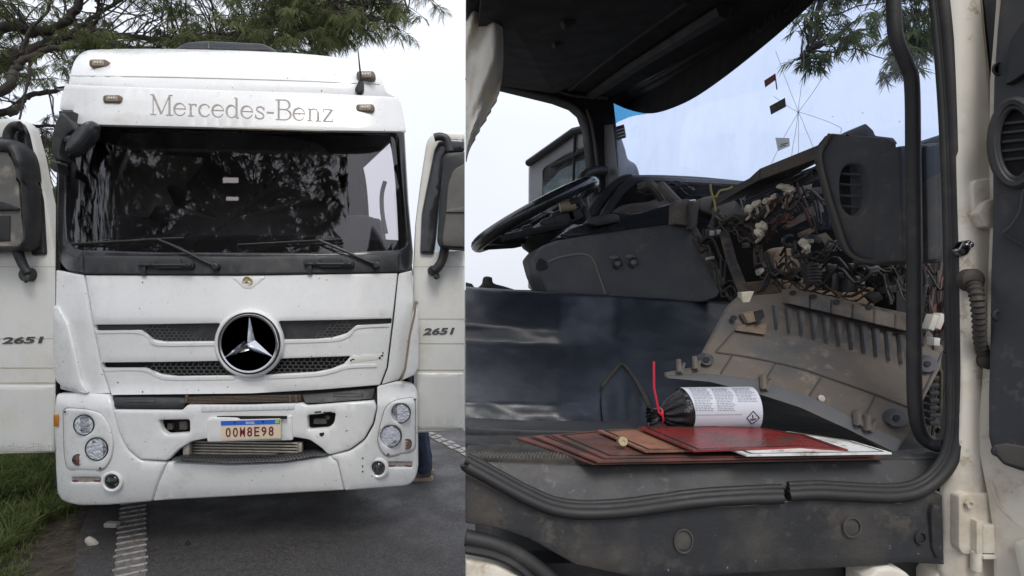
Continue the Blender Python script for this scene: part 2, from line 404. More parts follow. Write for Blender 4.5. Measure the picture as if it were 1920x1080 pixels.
GRASS = leafmat('grass_blades', (.075, .118, .036), (.24, .27, .11), 9)
def grass():
    rnd = random.Random(3); vs = []; fs = []
    def blade(x, y, h, w, lean, an, tip):
        b = len(vs); dx, dy = math.cos(an), math.sin(an); px, py = -dy, dx
        for k, (t, ww) in enumerate(((0, 1), (.4, .9), (.75, .6), (1, .05))):
            q = lean * t * t * h; z = h * (t - .45 * tip * t * t)
            for s_ in (-1, 1): vs.append((x + dx * q + px * ww * w * s_ / 2, y + dy * q + py * ww * w * s_ / 2, z))
        for k in range(3): fs.append((b + 2 * k, b + 2 * k + 1, b + 2 * k + 3, b + 2 * k + 2))
    for k in range(1500):                              # tufts of long arching blades, and short growth between them
        a = -.36 - abs(rnd.gauss(0, .95)); b = rnd.uniform(-1.9, 4.0)
        p = road(a, b); edge = -.44 + .24 * noise.noise(Vector((b * 1.1, 0, 5)))
        bare = b < -.1 and a > -.56 + .14 * noise.noise(Vector((b * 3, 0, 1)))
        if a > edge or noise.noise(Vector((p.x * 1.6, p.y * 1.6, 0))) < -.30 or (bare and rnd.random() < .9): continue
        big = rnd.random(); hh = rnd.uniform(.10, .17) * (1 + .8 * big * big) * (1 + .5 * noise.noise(Vector((p.x * .9, p.y * .9, 4)))); m0 = rnd.uniform(0, 6.28)
        for i in range(int(11 + 16 * big)):
            an = m0 + rnd.gauss(0, 1.5); r = abs(rnd.gauss(0, .035))
            blade(p.x + math.cos(an) * r, p.y + math.sin(an) * r, hh * rnd.uniform(.6, 1.25), rnd.uniform(.005, .012), rnd.uniform(.35, 1.5), an, rnd.uniform(.3, 1.1))
    for k in range(9000):
        a = -.36 - abs(rnd.gauss(0, .9)); b = rnd.uniform(-1.9, 3.0); p = road(a, b)
        if a > -.42 + .2 * noise.noise(Vector((b * 2, 0, 5))) or (b < -.1 and a > -.56 and rnd.random() < .95): continue
        blade(p.x, p.y, rnd.uniform(.03, .09), rnd.uniform(.004, .009), rnd.uniform(.2, 1.4), rnd.uniform(0, 6.28), .5)
    mb = MB(); mb.add(vs, fs); o = mb.build('grass', GRASS, recalc=False, smooth=80); tag(o, 'long green roadside grass growing on the verge by the truck', 'grass', kind='stuff')
grass()
STRAW = M('straw', (.10, .078, .052), .8, var=.4)
mb = MB(); rnd = random.Random(5)
for i in range(900):
    p = road(-.30 - rnd.random() ** 1.5 * 1.2, rnd.uniform(-1.7, 1.6)); an = rnd.uniform(0, 6.28); l = rnd.uniform(.02, .11)
    mb.tube([p + Vector((0, 0, .006)), p + Vector((math.cos(an) * l, math.sin(an) * l, rnd.uniform(.006, .03)))], rnd.uniform(.0008, .0028), n=4)
o = mb.build('litter', STRAW); tag(o, 'dry stalks and twigs littering the bare soil beside the grass', 'plant litter', kind='stuff')
PALE = M('pale_stone', (.42, .38, .34), .7, var=.15, vscale=30, bump=.3, bscale=90)
p = G(210, 990); mb = MB(); mb.box((p.x, p.y, .026), (.098, .055, .036), Matrix.Rotation(R(-4), 3, 'Z'), bev=.3)
r_ = mb.build('road_stud', PALE); tag(r_, 'pale rectangular road stud lying on asphalt left of the edge line', 'road stud')
p = G(352, 1022); mb = MB(); mb.lump((p.x, p.y, .010), (.022, .02, .012), 4)
tag(mb.build('pebble', VOID), 'small dark lump of dirt lying on the road ahead of the bumper', 'pebble')
p = G(172, 1022); mb = MB(); mb.lump((p.x, p.y, .018), (.05, .03, .02), 9); tag(mb.build('stone', PALE), 'grey stone half buried in bare soil at the grass edge', 'stone')

# ------------------------------------------------------------------ white cargo truck (left)
AX = Vector((-.40, .916, 0)).normalized()         # direction in which the cab recedes
def dA(u, v):
    b = 4.05 + .105 * (u - 436) / F * 4.05
    e = max(0.0, abs(u - 440) - 215) / 125; b += .20 * e ** 2.2
    if v < 505: b += (505 - max(v, 225)) / 270 * .24
    if v > 500: b -= .05 * cl01((v - 500) / 90)
    if v > 735: b -= .05 * cl01((v - 735) / 20)
    if v > 880: b += .04 * ((v - 880) / 60) ** 2
    return b
def dV(u, v): return dA(u, 505) + .06 + (245 - v) / 80 * .10
def dR(u, v):
    t = cl01((170 - v) / 80); e = max(0, abs(u - 430) - 200) / 100
    return dA(u, 505) + .20 + .75 * (1 - math.sqrt(max(0, 1 - (t * .97) ** 2))) + .12 * e ** 2
truck = thing('cargo_truck', 'white cab-over truck seen head on with both doors open and dark windscreen', 'truck', (-1.7, 4.3, 0))

# cab shell
ring = cr([(106, 925), (104, 740), (104, 500), (108, 300), (126, 180), (150, 112), (200, 99), (330, 98), (520, 104), (660, 120), (712, 150), (738, 220), (757, 300), (768, 480), (772, 720), (778, 900)], 4)
def sh(u, v):
    d = dA(u, min(v, 880)) + .05
    if v < 240: d = max(d, dR(u, max(95, v)) + .06)
    return P(u, v, d)
base = [sh(*q) for q in ring]; m_ = len(base)
def shell(off, mat, name, parent, skipwin):
    mb = MB(); rows = []
    cen = sum(base, Vector()) / m_
    for t in (0, .12, .16, 1.15, 2.0):
        rows.append([b.lerp(cen, off) + AX * t + Vector((0, 0, -.03 * t * t)) for b in base])
    vs = [p for r in rows for p in r]; fs = []
    for i in range(len(rows) - 1):
        for k in range(m_ - 1):
            u, v = ring[k]
            if skipwin and i == 2 and u > 730 and 245 < v < 475: continue
            fs.append((i * m_ + k, i * m_ + k + 1, (i + 1) * m_ + k + 1, (i + 1) * m_ + k))
    cap = rows[-1]; cc_ = sum(cap, Vector()) / m_; b_ = len(vs); vs += [Vector(p) for p in cap] + [cc_]
    fs += [(b_ + k, b_ + (k + 1) % m_, b_ + m_) for k in range(m_)]
    fs += [(i * m_ + m_ - 1, i * m_, (i + 1) * m_, (i + 1) * m_ + m_ - 1) for i in range(len(rows) - 1)]
    mb.add(vs, fs); return mb.build(name, mat, parent)
shell(0, WHITE, 'cab_shell', truck, True)
LINER = M('dark_cab_lining', (.012, .012, .013), .9)
shell(.025, LINER, 'cab_lining', truck, True)
# interior seen through the glass
mb = MB(); mb.slab(fil([(130, 452), (300, 440), (560, 440), (755, 450), (765, 520), (125, 520)], 12), lambda u, v: dA(u, 400) + .22, t=.5, r=8)
mb.build('dashboard', LINER, truck)
SEATC = M('grey_seat_cloth', (.09, .095, .105), .9, bump=.2)
for (u, w) in ((670, 44), (235, 46)):
    mb = MB(); mb.slab(cr([(u - w, 500), (u - w, 420), (u - w * .7, 408), (u, 402), (u + w * .7, 408), (u + w, 420), (u + w, 500)], 4, True), 5.0, t=.16, r=6); mb.build('seat', SEATC, truck)
mb = MB(); mb.tube([P(*q) for q in cr([(722, 340, 4.6), (716, 365, 4.6), (717, 400, 4.6), (724, 438, 4.6)], 5)], .017); mb.build('grab_rail', GREYM, truck)
CURT = M('pink_curtain', (.62, .5, .48), .9, var=.08, stretch=(30, 1, 1), col2=(.5, .4, .38), mscale=1)
PAPER = M('paper_white', (.75, .76, .74), .7, var=.04)
for q in (rect(418, 333, 447, 343), rect(424, 369, 447, 376)):
    mb = MB(); mb.slab(q, lambda u, v: dA(u, v) + .055, t=.001, r=0); mb.build('windscreen_sticker', PAPER, truck)

# windscreen
WGL = glass('tinted_windscreen', (.80, .78, .79), refl=.046)
mb = MB(); mb.slab(fil([(116, 230), (755, 242), (762, 400), (770, 480), (600, 478), (300, 478), (115, 475), (113, 440), (112, 300)], 8), lambda u, v: dA(u, v) + .035, t=.006, r=0, grid=16)
mb.build('windscreen', WGL, truck)
mb = MB(); mb.slab(fil([(113, 228), (435, 230), (757, 240), (765, 380), (773, 470), (772, 497), (762, 509), (640, 512), (440, 515), (158, 514), (128, 510), (112, 495), (106, 440), (107, 300)], [2, 0, 2, 4, 4, 6, 6, 0, 0, 0, 10, 12, 6, 4]),
    dA, t=.05, r=3, holes=[fil([(130, 240), (746, 250), (752, 330), (762, 440), (764, 458), (752, 469), (600, 474), (300, 473), (140, 468), (124, 454), (121, 400), (124, 300)], 14)])
ws = mb.build('windscreen_surround', GLOSSB, truck)
mb = MB(); mb.slab(fil([(157, 479), (450, 481), (748, 476), (748, 510), (450, 515), (158, 514)], 3), dA, t=.02, r=2, off=-.014); cowl = mb.build('cowl_panel', BLACK, truck)
for pts in ([(156, 478), (157, 514)], [(749, 475), (747, 511)]):
    mb = MB(); mb.ribbon(pts, 1.6, dA, off=-.0165); mb.build('seam', VOID, cowl)
for (a, b, v) in ((256, 362, 497), (566, 663, 495)):
    mb = MB(); dd = dA((a + b) / 2, 497) - .05
    mb.slab(fil([(a, v - 6), (a + 12, v - 10), (b - 8, v - 9), (b, v - 4), (b, v + 6), (b - 10, v + 9), (a + 12, v + 9), (a, v + 6)], 4), dd + .02, t=.03, r=2)
    mb.slab(fil([(a + 32, v - 11), (b - 26, v - 12), (b - 22, v - 3), (b - 22, v + 6), (a + 34, v + 7)], 3), dd - .005, t=.03, r=2)
    mb.tube([P(a + 4, v, dd), P(b - 4, v, dd)], .012); 
    for q in (a + 8, a + 24, b - 14): mb.lathe(P(q, v - 1, dd - .012), (0, -1, 0), [(.012, 0), (.012, .006), (.006, .008), (0, .004)], 10)
    mb.box(P(a + 16, v + 9, dd + .02), (.03, .05, .07)); mb.build('grab_handle', BLACK, truck)
for (arm, bl, piv) in (([(408, 500), (380, 488), (330, 463), (296, 449)], [(135, 457), (200, 454), (300, 448), (345, 446)], (404, 500)), ([(712, 498), (690, 490), (640, 468), (598, 450)], [(446, 459), (520, 455), (600, 451), (642, 449)], (706, 497))):
    mb = MB(); d_ = lambda u, v: dA(u, v) - .035
    mb.tube([P(u, v, d_(u, v)) for u, v in cr(arm, 5)], [.016 - .009 * k / 15 for k in range(16)], mi=0)
    mb.lathe(P(*piv, d_(*piv) - .01), (0, -1, 0), [(.024, -.03), (.024, .012), (.014, .02), (0, .02)], 14)
    w = mb.build('wiper_arm', BLACK, truck)
    mb = MB(); mb.tube([P(u, v, dA(u, v) - .008) for u, v in cr(bl, 5)], .0075, n=6); mb.tube([P(u, v + 3, dA(u, v) - .002) for u, v in cr(bl, 5)], .004, n=5); mb.build('wiper_blade', RUBBER, w)

# sun visor and roof
mb = MB(); mb.slab(fil([(121, 157), (170, 160), (400, 168), (600, 174), (722, 180), (748, 182), (753, 200), (761, 247), (600, 245), (436, 240), (136, 233), (136, 207), (110, 206), (114, 180)], [6, 0, 0, 0, 0, 8, 4, 6, 0, 0, 4, 2, 5, 4]), dV, t=.03, r=2.6)
vis = mb.build('sun_visor', WHITE, truck)
mb = MB(); mb.ribbon([(137, 232.5), (436, 239), (600, 244), (759, 246.5)], 2.4, dV, off=-.004); mb.build('visor_lip', M('visor_edge_dirt', (.4, .36, .29), .7), vis)
mb = MB(); mb.slab(cr([(126, 165), (133, 130), (141, 110), (156, 97), (185, 92), (330, 91), (520, 97), (620, 105), (680, 114), (703, 126), (714, 148), (724, 172), (722, 186), (400, 176), (124, 166)], 3, True), dR, t=.03, r=2, grid=14)
roof = mb.build('roof_fairing', WHITE, truck)
mb = MB(); mb.ribbon(cr([(132, 142), (300, 144), (520, 150), (712, 158)], 6), 1.2, dR, off=-.002); mb.build('seam', M('fairing_seam_line', (.42, .4, .37), .7), roof)  # thin line across the fairing, a little darker than the paint
mb = MB(); mb.slab(fil([(322, 96), (334, 86), (348, 79), (380, 76), (430, 78), (490, 81), (508, 88), (524, 100)], 5), lambda u, v: 5.25 - (90 - v) * .004, t=.7, r=3); rh = mb.build('roof_hatch', GREYM, truck)
mb = MB(); mb.slab(fil([(330, 94), (338, 88), (505, 91), (516, 98)], 2), 5.19, t=.03, r=1); mb.tube([P(392, 92, 5.17), P(391, 80, 5.17)], [.02, .006]); mb.build('hatch_seal', BLACK, rh)
AMBL = M('aged_lamp_lens', (.38, .34, .26), .25, var=.15, coat=.6); AMBF = M('aged_lamp_frame', (.18, .13, .09), .6, var=.3, vscale=60)
for (u, v, df) in ((183, 118, dR), (685, 140, dR), (209, 185, dV), (684, 202, dV)):
    d_ = df(u, v) - (.05 if df is dR else 0); mb = MB(); mb.slab(fil(rect(u - 17, v - 7.5, u + 17, v + 7.5), 6), d_ - .022, t=.06, r=2.5); ml = mb.build('marker_light', AMBF, truck, label=None)
    mb = MB(); mb.slab(fil(rect(u - 11, v - 5.5, u + 11, v + 4.5), 3), d_ - .028, t=.02, r=1.5); le = mb.build('lens', AMBL, ml)
    mb = MB()
    for k in (-5, 0, 5): mb.lathe(P(u + k, v - 1, d_ - .030), (0, -1, 0), [(.008, 0), (.006, .004), (0, .006)], 8)
    mb.build('lamp_diode', M('lamp_diode', (.7, .66, .55), .3), le)
mb = MB(); dd = dR(674, 158) - .05
mb.slab(cr([(674, 145), (680, 152), (680, 168), (675, 174), (668, 173), (665, 166), (670, 155)], 4, True), dd, t=.04, r=3); mb.tube([P(677, 150, dd), P(674, 122, dd - .03), P(670, 80, dd - .08)], [.008, .006, .002]); mb.build('antenna', BLACK, truck)

# serif lettering pressed into the visor
def arc(cx, cy, rx, ry, a0, a1, n=14): return [(cx + rx * math.cos(R(lerp(a0, a1, k / n))), cy + ry * math.sin(R(lerp(a0, a1, k / n)))) for k in range(n + 1)]
T1, T2 = .085, .035                                # thick and thin strokes, in cap heights; y up
GL = {
 'M': (1.02, [([(.14, 0), (.14, 1)], T2), ([(.14, 1), (.5, .04)], T1), ([(.5, .04), (.86, 1)], T2), ([(.86, 1), (.86, 0)], T1), ([(.02, 0), (.27, 0)], T2), ([(.72, 0), (1.0, 0)], T2), ([(.02, 1), (.15, 1)], T2), ([(.85, 1), (1.0, 1)], T2)]),
 'e': (.62, [(arc(.3, .31, .25, .31, 0, 335), [T2] * 3 + [T2, .06, .08, T1, T1, .08, .06, T2, T2, T2, T2, T2]), ([(.06, .34), (.55, .34)], T2)]),
 'r': (.48, [([(.16, 0), (.16, .6)], T1), ([(.04, 0), (.3, 0)], T2), ([(.05, .6), (.16, .6)], T2), (arc(.33, .4, .17, .2, 180, 70), T2), ([(.36, .56), (.42, .55)], .1)]),
 'c': (.58, [(arc(.3, .31, .25, .31, 40, 325), [T2, T2, T2, .05, .06, .08, T1, T1, T1, .08, .06, .05, T2, T2, T2]), ([(.46, .49), (.5, .47)], .08)]),
 'd': (.66, [(arc(.28, .31, .22, .31, 0, 360, 20), [T2] * 5 + [.06, .08, T1, T1, T1, T1, .08, .06] + [T2] * 8), ([(.5, 0), (.5, 1)], T1), ([(.4, 1), (.5, 1)], T2), ([(.5, .0), (.6, .0)], T2)]),
 's': (.5, [(cr([(.42, .5), (.3, .61), (.14, .56), (.12, .42), (.25, .33), (.4, .22), (.4, .07), (.24, 0), (.1, .05), (.06, .16)], 3), .055), ([(.43, .42), (.43, .6)], T2), ([(.06, .03), (.06, .2)], T2)]),
 '-': (.42, [([(.05, .33), (.37, .33)], .06)]),
 'B': (.76, [([(.16, 0), (.16, 1)], T1), ([(.03, 1), (.42, 1)], T2), ([(.16, .52), (.42, .52)], T2), ([(.03, 0), (.42, 0)], T2), (arc(.42, .76, .22, .24, 90, -90), [T2, T2, T2, .05, .07, T1, T1, T1, T1, .07, .05, T2, T2, T2, T2]), (arc(.42, .26, .27, .26, 90, -90), [T2, T2, T2, .05, .07, T1, T1, T1, T1, .07, .05, T2, T2, T2, T2])]),
 'n': (.68, [([(.16, 0), (.16, .6)], T1), ([(.04, 0), (.28, 0)], T2), ([(.05, .6), (.16, .6)], T2), (arc(.34, .42, .18, .19, 180, 0), T2), ([(.52, .44), (.52, 0)], T1), ([(.4, 0), (.64, 0)], T2)]),
 'z': (.56, [([(.08, .6), (.48, .6)], T2), ([(.46, .6), (.08, 0)], T1), ([(.06, 0), (.48, 0)], T2), ([(.08, .6), (.08, .48)], T2), ([(.48, 0), (.48, .14)], T2)])}
def serif(word, u0, v0, u1, v1, h, d, mat, name, parent, off=-.003):
    tot = sum(GL[c][0] for c in word); k = (u1 - u0) / tot; x = 0; mb = MB()
    for c in word:
        for pts, w in GL[c][1]:
            q = []
            for a, b in pts:
                uu = u0 + (x + a) * k; q.append((uu, lerp(v0, v1, (uu - u0) / (u1 - u0)) - b * h))
            ww = [e * h * 1.15 for e in w] if isinstance(w, list) else w * h * 1.15
            mb.ribbon(q, ww, d, off=off, t=.002)
        x += GL[c][0]
    return mb.build(name, mat, parent, smooth=0)
serif('Mercedes-Benz', 281, 214, 627, 228, 37, dV, GROOVE, 'lettering', vis)

# front panel with grille slots
fp = fil([(160, 516), (450, 517), (745, 512), (735, 600), (724, 690), (712, 722), (600, 731), (470, 738), (209, 741), (192, 690), (176, 610)], 2)
H1L = fil([(177, 609), (300, 608), (412, 606), (405, 640), (310, 641), (285, 637), (262, 619), (179, 620)], 3)
H1R = fil([(522, 602), (640, 600), (735, 597), (733, 607), (668, 610), (650, 625), (622, 633), (590, 636), (528, 637)], 3)
H2L = fil([(190, 680), (300, 679), (415, 677), (446, 704), (330, 706), (300, 702), (270, 690), (193, 690)], 3)
H2R = fil([(514, 673), (600, 670), (657, 668), (645, 682), (620, 692), (590, 698), (496, 703)], 3)
mb = MB(); mb.slab(fp, dA, t=.03, r=1.6, holes=[H1L, H1R, H2L, H2R], grid=18); front = mb.build('front_panel', WHITE, truck)
mb = MB()
for hh in ([(180, 623), (262, 623), (286, 642), (310, 646), (408, 645)], [(730, 610), (670, 614), (652, 630), (622, 638), (530, 641)], [(195, 693), (268, 693), (298, 706), (330, 710), (440, 709)], [(706, 686), (655, 688), (622, 697), (590, 703), (500, 708)]):
    mb.ribbon(cr(hh, 5), 5, dA, off=-.006, t=.012)
mb.build('grille_trim', WHITE, front)
def hexmesh(poly, a, d, name, parent, mat, r=.0022, sy=.72):
    mb = MB(); us = [p[0] for p in poly]; vs = [p[1] for p in poly]; row = 0; v = min(vs)
    while v < max(vs) + a:
        u = min(us) + (a * .5 if row % 2 else 0)
        while u < max(us) + a:
            if inside((u, v), poly):
                q = [(u + a * .5 * math.cos(R(30 + 60 * k)) * 1.15, v + a * .5 * math.sin(R(30 + 60 * k)) * 1.15 * sy) for k in range(6)]
                for k in range(3): mb.tube([P(*q[k], d(*q[k])), P(*q[(k + 1) % 6], d(*q[(k + 1) % 6]))], r, n=4, caps=False)
                mb.tube([P(*q[3], d(*q[3])), P(*q[4], d(*q[4]))], r, n=4, caps=False)
            u += a
        v += a * .866 * sy; row += 1
    return mb.build(name, mat, parent)
dgr = lambda u, v: dA(u, v) + .022
MESHP = M('mesh_plastic', (.10, .097, .094), .5, var=.3, vscale=30)
for k, hh in enumerate((H1L, H1R, H2L, H2R)):
    us = [p[0] for p in hh]; vs = [p[1] for p in hh]; big = rect(min(us) - 5, min(vs) - 5, max(us) + 5, max(vs) + 5)
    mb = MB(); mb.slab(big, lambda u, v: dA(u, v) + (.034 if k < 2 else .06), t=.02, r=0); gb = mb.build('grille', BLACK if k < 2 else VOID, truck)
    side = -1 if k % 2 == 0 else 1
    reg = [p for p in hh]
    lim = (262, 400) if k == 0 else (535, 670) if k == 1 else (268, 450) if k == 2 else (490, 660)
    reg = rect(max(lim[0], min(us)), min(vs) + 1, min(lim[1], max(us)), max(vs) - 1)
    reg = [p for p in hh if lim[0] - 4 <= p[0] <= lim[1] + 4] or reg
    hexmesh(reg, 10.5 if k > 1 else 9, dgr, 'mesh', gb, MESHP, r=.0028 if k > 1 else .002)
mb = MB()
for (u, v, w, h) in ((662, 674, 5, 2.6), (658, 676, 3, 4), (716, 667, 5, 3), (712, 671, 4, 4), (718, 662, 2, 4)): mb.slab(rect(u - w / 2, v - h / 2, u + w / 2, v + h / 2), dA, t=.003, r=0, off=-.002)
mb.pieces('trim_clip', VOID, front)
mb = MB(); mb.slab(fil([(660, 666), (718, 662), (716, 674), (655, 682)], 2), dA, t=.003, r=.5, off=-.0015); mb.build('bare_trim_strip', CREAM, front)
# star emblem
cu_, cv_ = 467, 644; de = dA(467, 644)
mb = MB(); mb.lathe(P(cu_, cv_, de - .01), (0, -1, 0), [(.235, -.03), (.235, .0), (.228, .022), (.214, .032), (.204, .03), (.2, .01), (.2, -.03)], 56); em = mb.build('star_emblem', WHITE, truck)
EC = P(cu_, cv_, de - .045)
mb = MB(); mb.lathe(EC, (0, -1, 0), [(.202, -.02), (.202, .004), (.195, .014), (.184, .012), (.179, .0), (.179, -.02)], 56); mb.build('ring', CHROME, em)
mb = MB(); mb.lathe(P(cu_, cv_, de), (0, -1, 0), [(.19, -.02), (.19, .0), (0, .0)], 40); eb = mb.build('backing', VOID, em)
mb = MB(); mb.tube([EC + Vector((math.cos(k * .11) * .2065, .006, math.sin(k * .11) * .2065)) for k in range(57)], .0055, n=8, closed=True); mb.build('ring_groove', GAP, em)
hexmesh(ell(cu_, cv_, 48), 4.6, lambda u, v: de - .012, 'mesh', eb, MESHP, r=.0016, sy=1)
mb = MB(); vs = [EC + Vector((0, -.035, 0)), EC + Vector((0, .012, 0))]; fs = []
for k in range(6):
    an = R(90 + 60 * k); rr = .188 if k % 2 == 0 else .044
    vs.append(EC + Vector((math.cos(an) * rr, .004 if k % 2 == 0 else .004, math.sin(an) * rr)))
for k in range(6): fs += [(0, 2 + k, 2 + (k + 1) % 6), (1, 2 + (k + 1) % 6, 2 + k)]
mb.add(vs, fs); mb.build('star', CHROME, em, smooth=0)
mb = MB(); mb.slab(cr([(436, 518), (496, 517), (488, 530), (474, 541), (465, 543), (455, 541), (443, 530)], 4, True), dA, t=.01, r=4, off=-.005); bp_ = mb.build('badge_plinth', WHITE, front)
GOLD = M('worn_brass', (.62, .52, .3), .35, metal=.8, var=.2, vscale=40)
mb = MB(); mb.lathe(P(464, 528, dA(464, 528) - .004), (0, -1, 0), [(.036, -.01), (.036, .003), (.033, .006), (.029, .004), (0, .005)], 28); bd = mb.build('badge', GOLD, truck)
mb = MB(); q = P(464, 528, dA(464, 528) - .0115)
for k in range(3): an = R(90 + 120 * k); mb.tube([q, q + Vector((math.cos(an), 0, math.sin(an))) * .026], [.005, .001], n=6)
mb.build('badge_star', CHROME, bd)

# cab corners and wind deflectors
mb = MB(); mb.slab(fil([(104, 506), (157, 516), (174, 610), (190, 690), (206, 738), (150, 738), (112, 730), (103, 600)], 3), dA, t=.03, r=2.5, off=.004); mb.build('corner_panel', WHITE, truck)
mb = MB(); mb.slab(fil([(747, 513), (772, 507), (775, 560), (768, 640), (760, 690), (748, 712), (715, 721), (727, 690), (738, 600)], 3), dA, t=.03, r=2.5, off=.004); mb.build('corner_panel', WHITE, truck)
mb = MB(); mb.slab(fil([(97, 572), (108, 576), (126, 608), (138, 655), (150, 712), (163, 738), (116, 728), (103, 715), (98, 690)], 4), dA, t=.02, r=4, off=-.035); mb.build('wind_deflector', WHITE, truck)
mb = MB(); mb.slab(fil([(781, 562), (785, 585), (784, 690), (776, 704), (752, 714), (758, 690), (768, 625), (774, 585)], 3), dA, t=.02, r=3, off=-.05); wd = mb.build('wind_deflector', WHITE, truck)
mb = MB(); mb.ribbon([(780, 564), (777, 590), (768, 630), (760, 690), (752, 714)], 4, dA, off=-.055); mb.slab(rect(777, 566, 784, 570), dA, t=.01, r=0, off=-.058); mb.pieces('deflector_edge', M('deflector_grime', (.25, .2, .14), .8), wd)

# bumper
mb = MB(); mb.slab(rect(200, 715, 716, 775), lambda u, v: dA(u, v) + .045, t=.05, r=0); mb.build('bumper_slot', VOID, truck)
mb = MB(); 
mb.slab(fil([(210, 743), (346, 745), (348, 756), (340, 766), (214, 765)], 3), dA, t=.02, r=1.5, off=.02); mb.slab(fil([(700, 728), (704, 726), (699, 748), (600, 756), (572, 757), (566, 740)], 3), dA, t=.02, r=1.5, off=.02)
mb.slab(rect(235, 749, 290, 754), dA, t=.01, r=1, off=.014); mb.slab(rect(625, 738, 680, 744), dA, t=.01, r=1, off=.014); mb.pieces('slot_cover', BLACK, truck)
mb = MB()
for k in range(5): mb.tube([P(352, 745 + k * 2.6, dA(352, 750) + .02), P(564, 741 + k * 2.6, dA(560, 750) + .02)], .003, n=5)
for u in (350, 545, 556): mb.box(P(u, 748, dA(u, 748) + .01), (.015, .02, .05))
mb.build('slot_grille', M('rusty_dust', (.11, .08, .055), .8, var=.3, vscale=50), truck)
bc = fil([(212, 769), (340, 770), (350, 760), (460, 761), (566, 757), (575, 761), (700, 752), (705, 765), (698, 795), (682, 824), (656, 843), (616, 854), (602, 840), (580, 825), (549, 820), (386, 823), (360, 828), (335, 843), (314, 864), (264, 862), (240, 843), (225, 815)], [3] * 9 + [6] * 2 + [6, 4, 6, 6, 4, 4, 6, 6, 4, 8, 8])
TL = fil([(297, 788), (355, 787), (355, 812), (312, 815), (302, 806)], 5); TR = fil([(576, 779), (629, 774), (626, 793), (616, 803), (577, 806)], 5)
mb = MB(); mb.slab(bc, dA, t=.04, r=3.2, holes=[TL, TR], grid=16); bump = mb.build('bumper', WHITE, truck)
mb = MB()
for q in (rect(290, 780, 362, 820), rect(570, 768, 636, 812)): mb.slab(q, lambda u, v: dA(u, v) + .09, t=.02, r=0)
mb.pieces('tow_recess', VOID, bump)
mb = MB()
for (u, v, w, h) in ((343, 798, 14, 16), (318, 800, 10, 12), (600, 790, 24, 10), (614, 783, 8, 8)): mb.slab(fil(rect(u - w / 2, v - h / 2, u + w / 2, v + h / 2), 2), dA(u, v) + .05, t=.03, r=1)
mb.pieces('tow_eye', M('dirty_iron', (.1, .085, .07), .7, var=.4, vscale=40), bump)
mb = MB(); mb.slab(fil([(376, 760), (500, 759), (552, 757), (552, 768), (376, 773)], 3), dA, t=.01, r=1.5, off=-.006)
for k in range(14): mb.ribbon([(385 + k * 12, 762), (381 + k * 12, 768)], 2.5, dA, off=-.008)
mb.build('bumper_step', WHITE, bump)
mb = MB()
for pts in ([(590, 773), (602, 772)], [(606, 774), (622, 773)]): mb.ribbon(pts, 2.5, dA, off=-.003)
mb.slab(cr([(460, 760), (472, 760), (470, 763), (464, 764)], 3, True), dA, t=.003, r=0, off=-.003); mb.slab([(599, 812), (608, 811), (607, 816), (603, 819), (599, 816)], dA, t=.003, r=0, off=-.003); mb.pieces('paint_chip', VOID, bump)
# number plate
mb = MB(); mb.slab(fil([(387, 789), (393, 783), (538, 781), (547, 778), (549, 826), (388, 829)], 4), dA, t=.02, r=2, off=-.012); pl = mb.build('plate_bracket', WHITE, truck)
dP = lambda u, v: dA(470, 806) - .024 + .0004 * (u - 470) * .25
mb = MB(); mb.slab(rect(400, 780, 538, 786), dP, t=.006, r=0, off=.006); mb.build('bracket_slot', VOID, pl)
mb = MB(); mb.slab(fil([(412, 788), (526, 785), (527, 823), (413, 827)], 3), dP, t=.005, r=1, off=-.004); pt = mb.build('number_plate', M('plate_cream', (.72, .62, .46), .4, var=.05), truck)
mb = MB(); mb.slab([(414, 789.5), (525, 786.5), (525, 795), (414, 798)], dP, t=.001, r=0, off=-.0055); mb.build('blue_band', M('plate_blue', (.02, .13, .62), .4, var=.03), pt)
mb = MB(); mb.slab([(516, 788), (523.5, 787.8), (523.5, 793.6), (516, 793.8)], dP, t=.001, r=0, off=-.0066); mb.build('flag', M('plate_green', (.35, .6, .15), .4), pt)
RED = M('plate_red', (.16, .012, .022), .4, var=.05)
text('BRASIL', 461, 795.2, 4.6, 17, dP, M('plate_white', (.85, .85, .85), .4), 'plate_country', pt, slope=-.026, off=-.0066, t=.001)
for k, c in enumerate('00M8E98'): text(c, 423 + k * 13.4, 819.6 - k * .4, 17.5, 9.6, dP, RED, 'plate_character', pt, off=-.0066, t=.001, bold=.012)
mb = MB()
for (u, v) in ((440, 792), (493, 790)): mb.lathe(P(u, v, dP(u, v) - .006), (0, -1, 0), [(.007, 0), (.007, .002), (0, .004)], 10)
mb.pieces('plate_screw', BLACK, pt)
# lower opening
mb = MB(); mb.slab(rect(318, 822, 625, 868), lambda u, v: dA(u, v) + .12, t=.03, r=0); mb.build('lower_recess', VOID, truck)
mb = MB()
for k in range(6): mb.box(P(452, 829 + k * 5.4, dA(452, 845) + .06), (.78, .02, .009), Matrix.Rotation(R(.9), 3, 'Y'))
for u in (352, 562): mb.box(P(u, 842, dA(u, 842) + .05), (.045, .05, .10), bev=.2)
mb.build('intercooler', ALU, truck)
mb = MB()
for k in range(5):
    for j in range(60): mb.box(P(358 + j * 3.3, 831.6 + k * 5.4, dA(452, 845) + .062), (.004, .01, .007))
mb.build('cooler_fins', M('cooler_dust', (.2, .17, .13), .8, var=.3, vscale=60), bpy.data.objects['intercooler'])
mb = MB(); mb.slab(fil([(318, 862), (338, 857), (400, 858), (500, 857), (560, 850), (588, 846), (618, 853), (530, 866), (430, 870)], 4), lambda u, v: dA(u, 850) - .01 - (v - 850) * .003, t=.06, r=3); stp = mb.build('step_tread', BLACK, truck)
mb = MB()
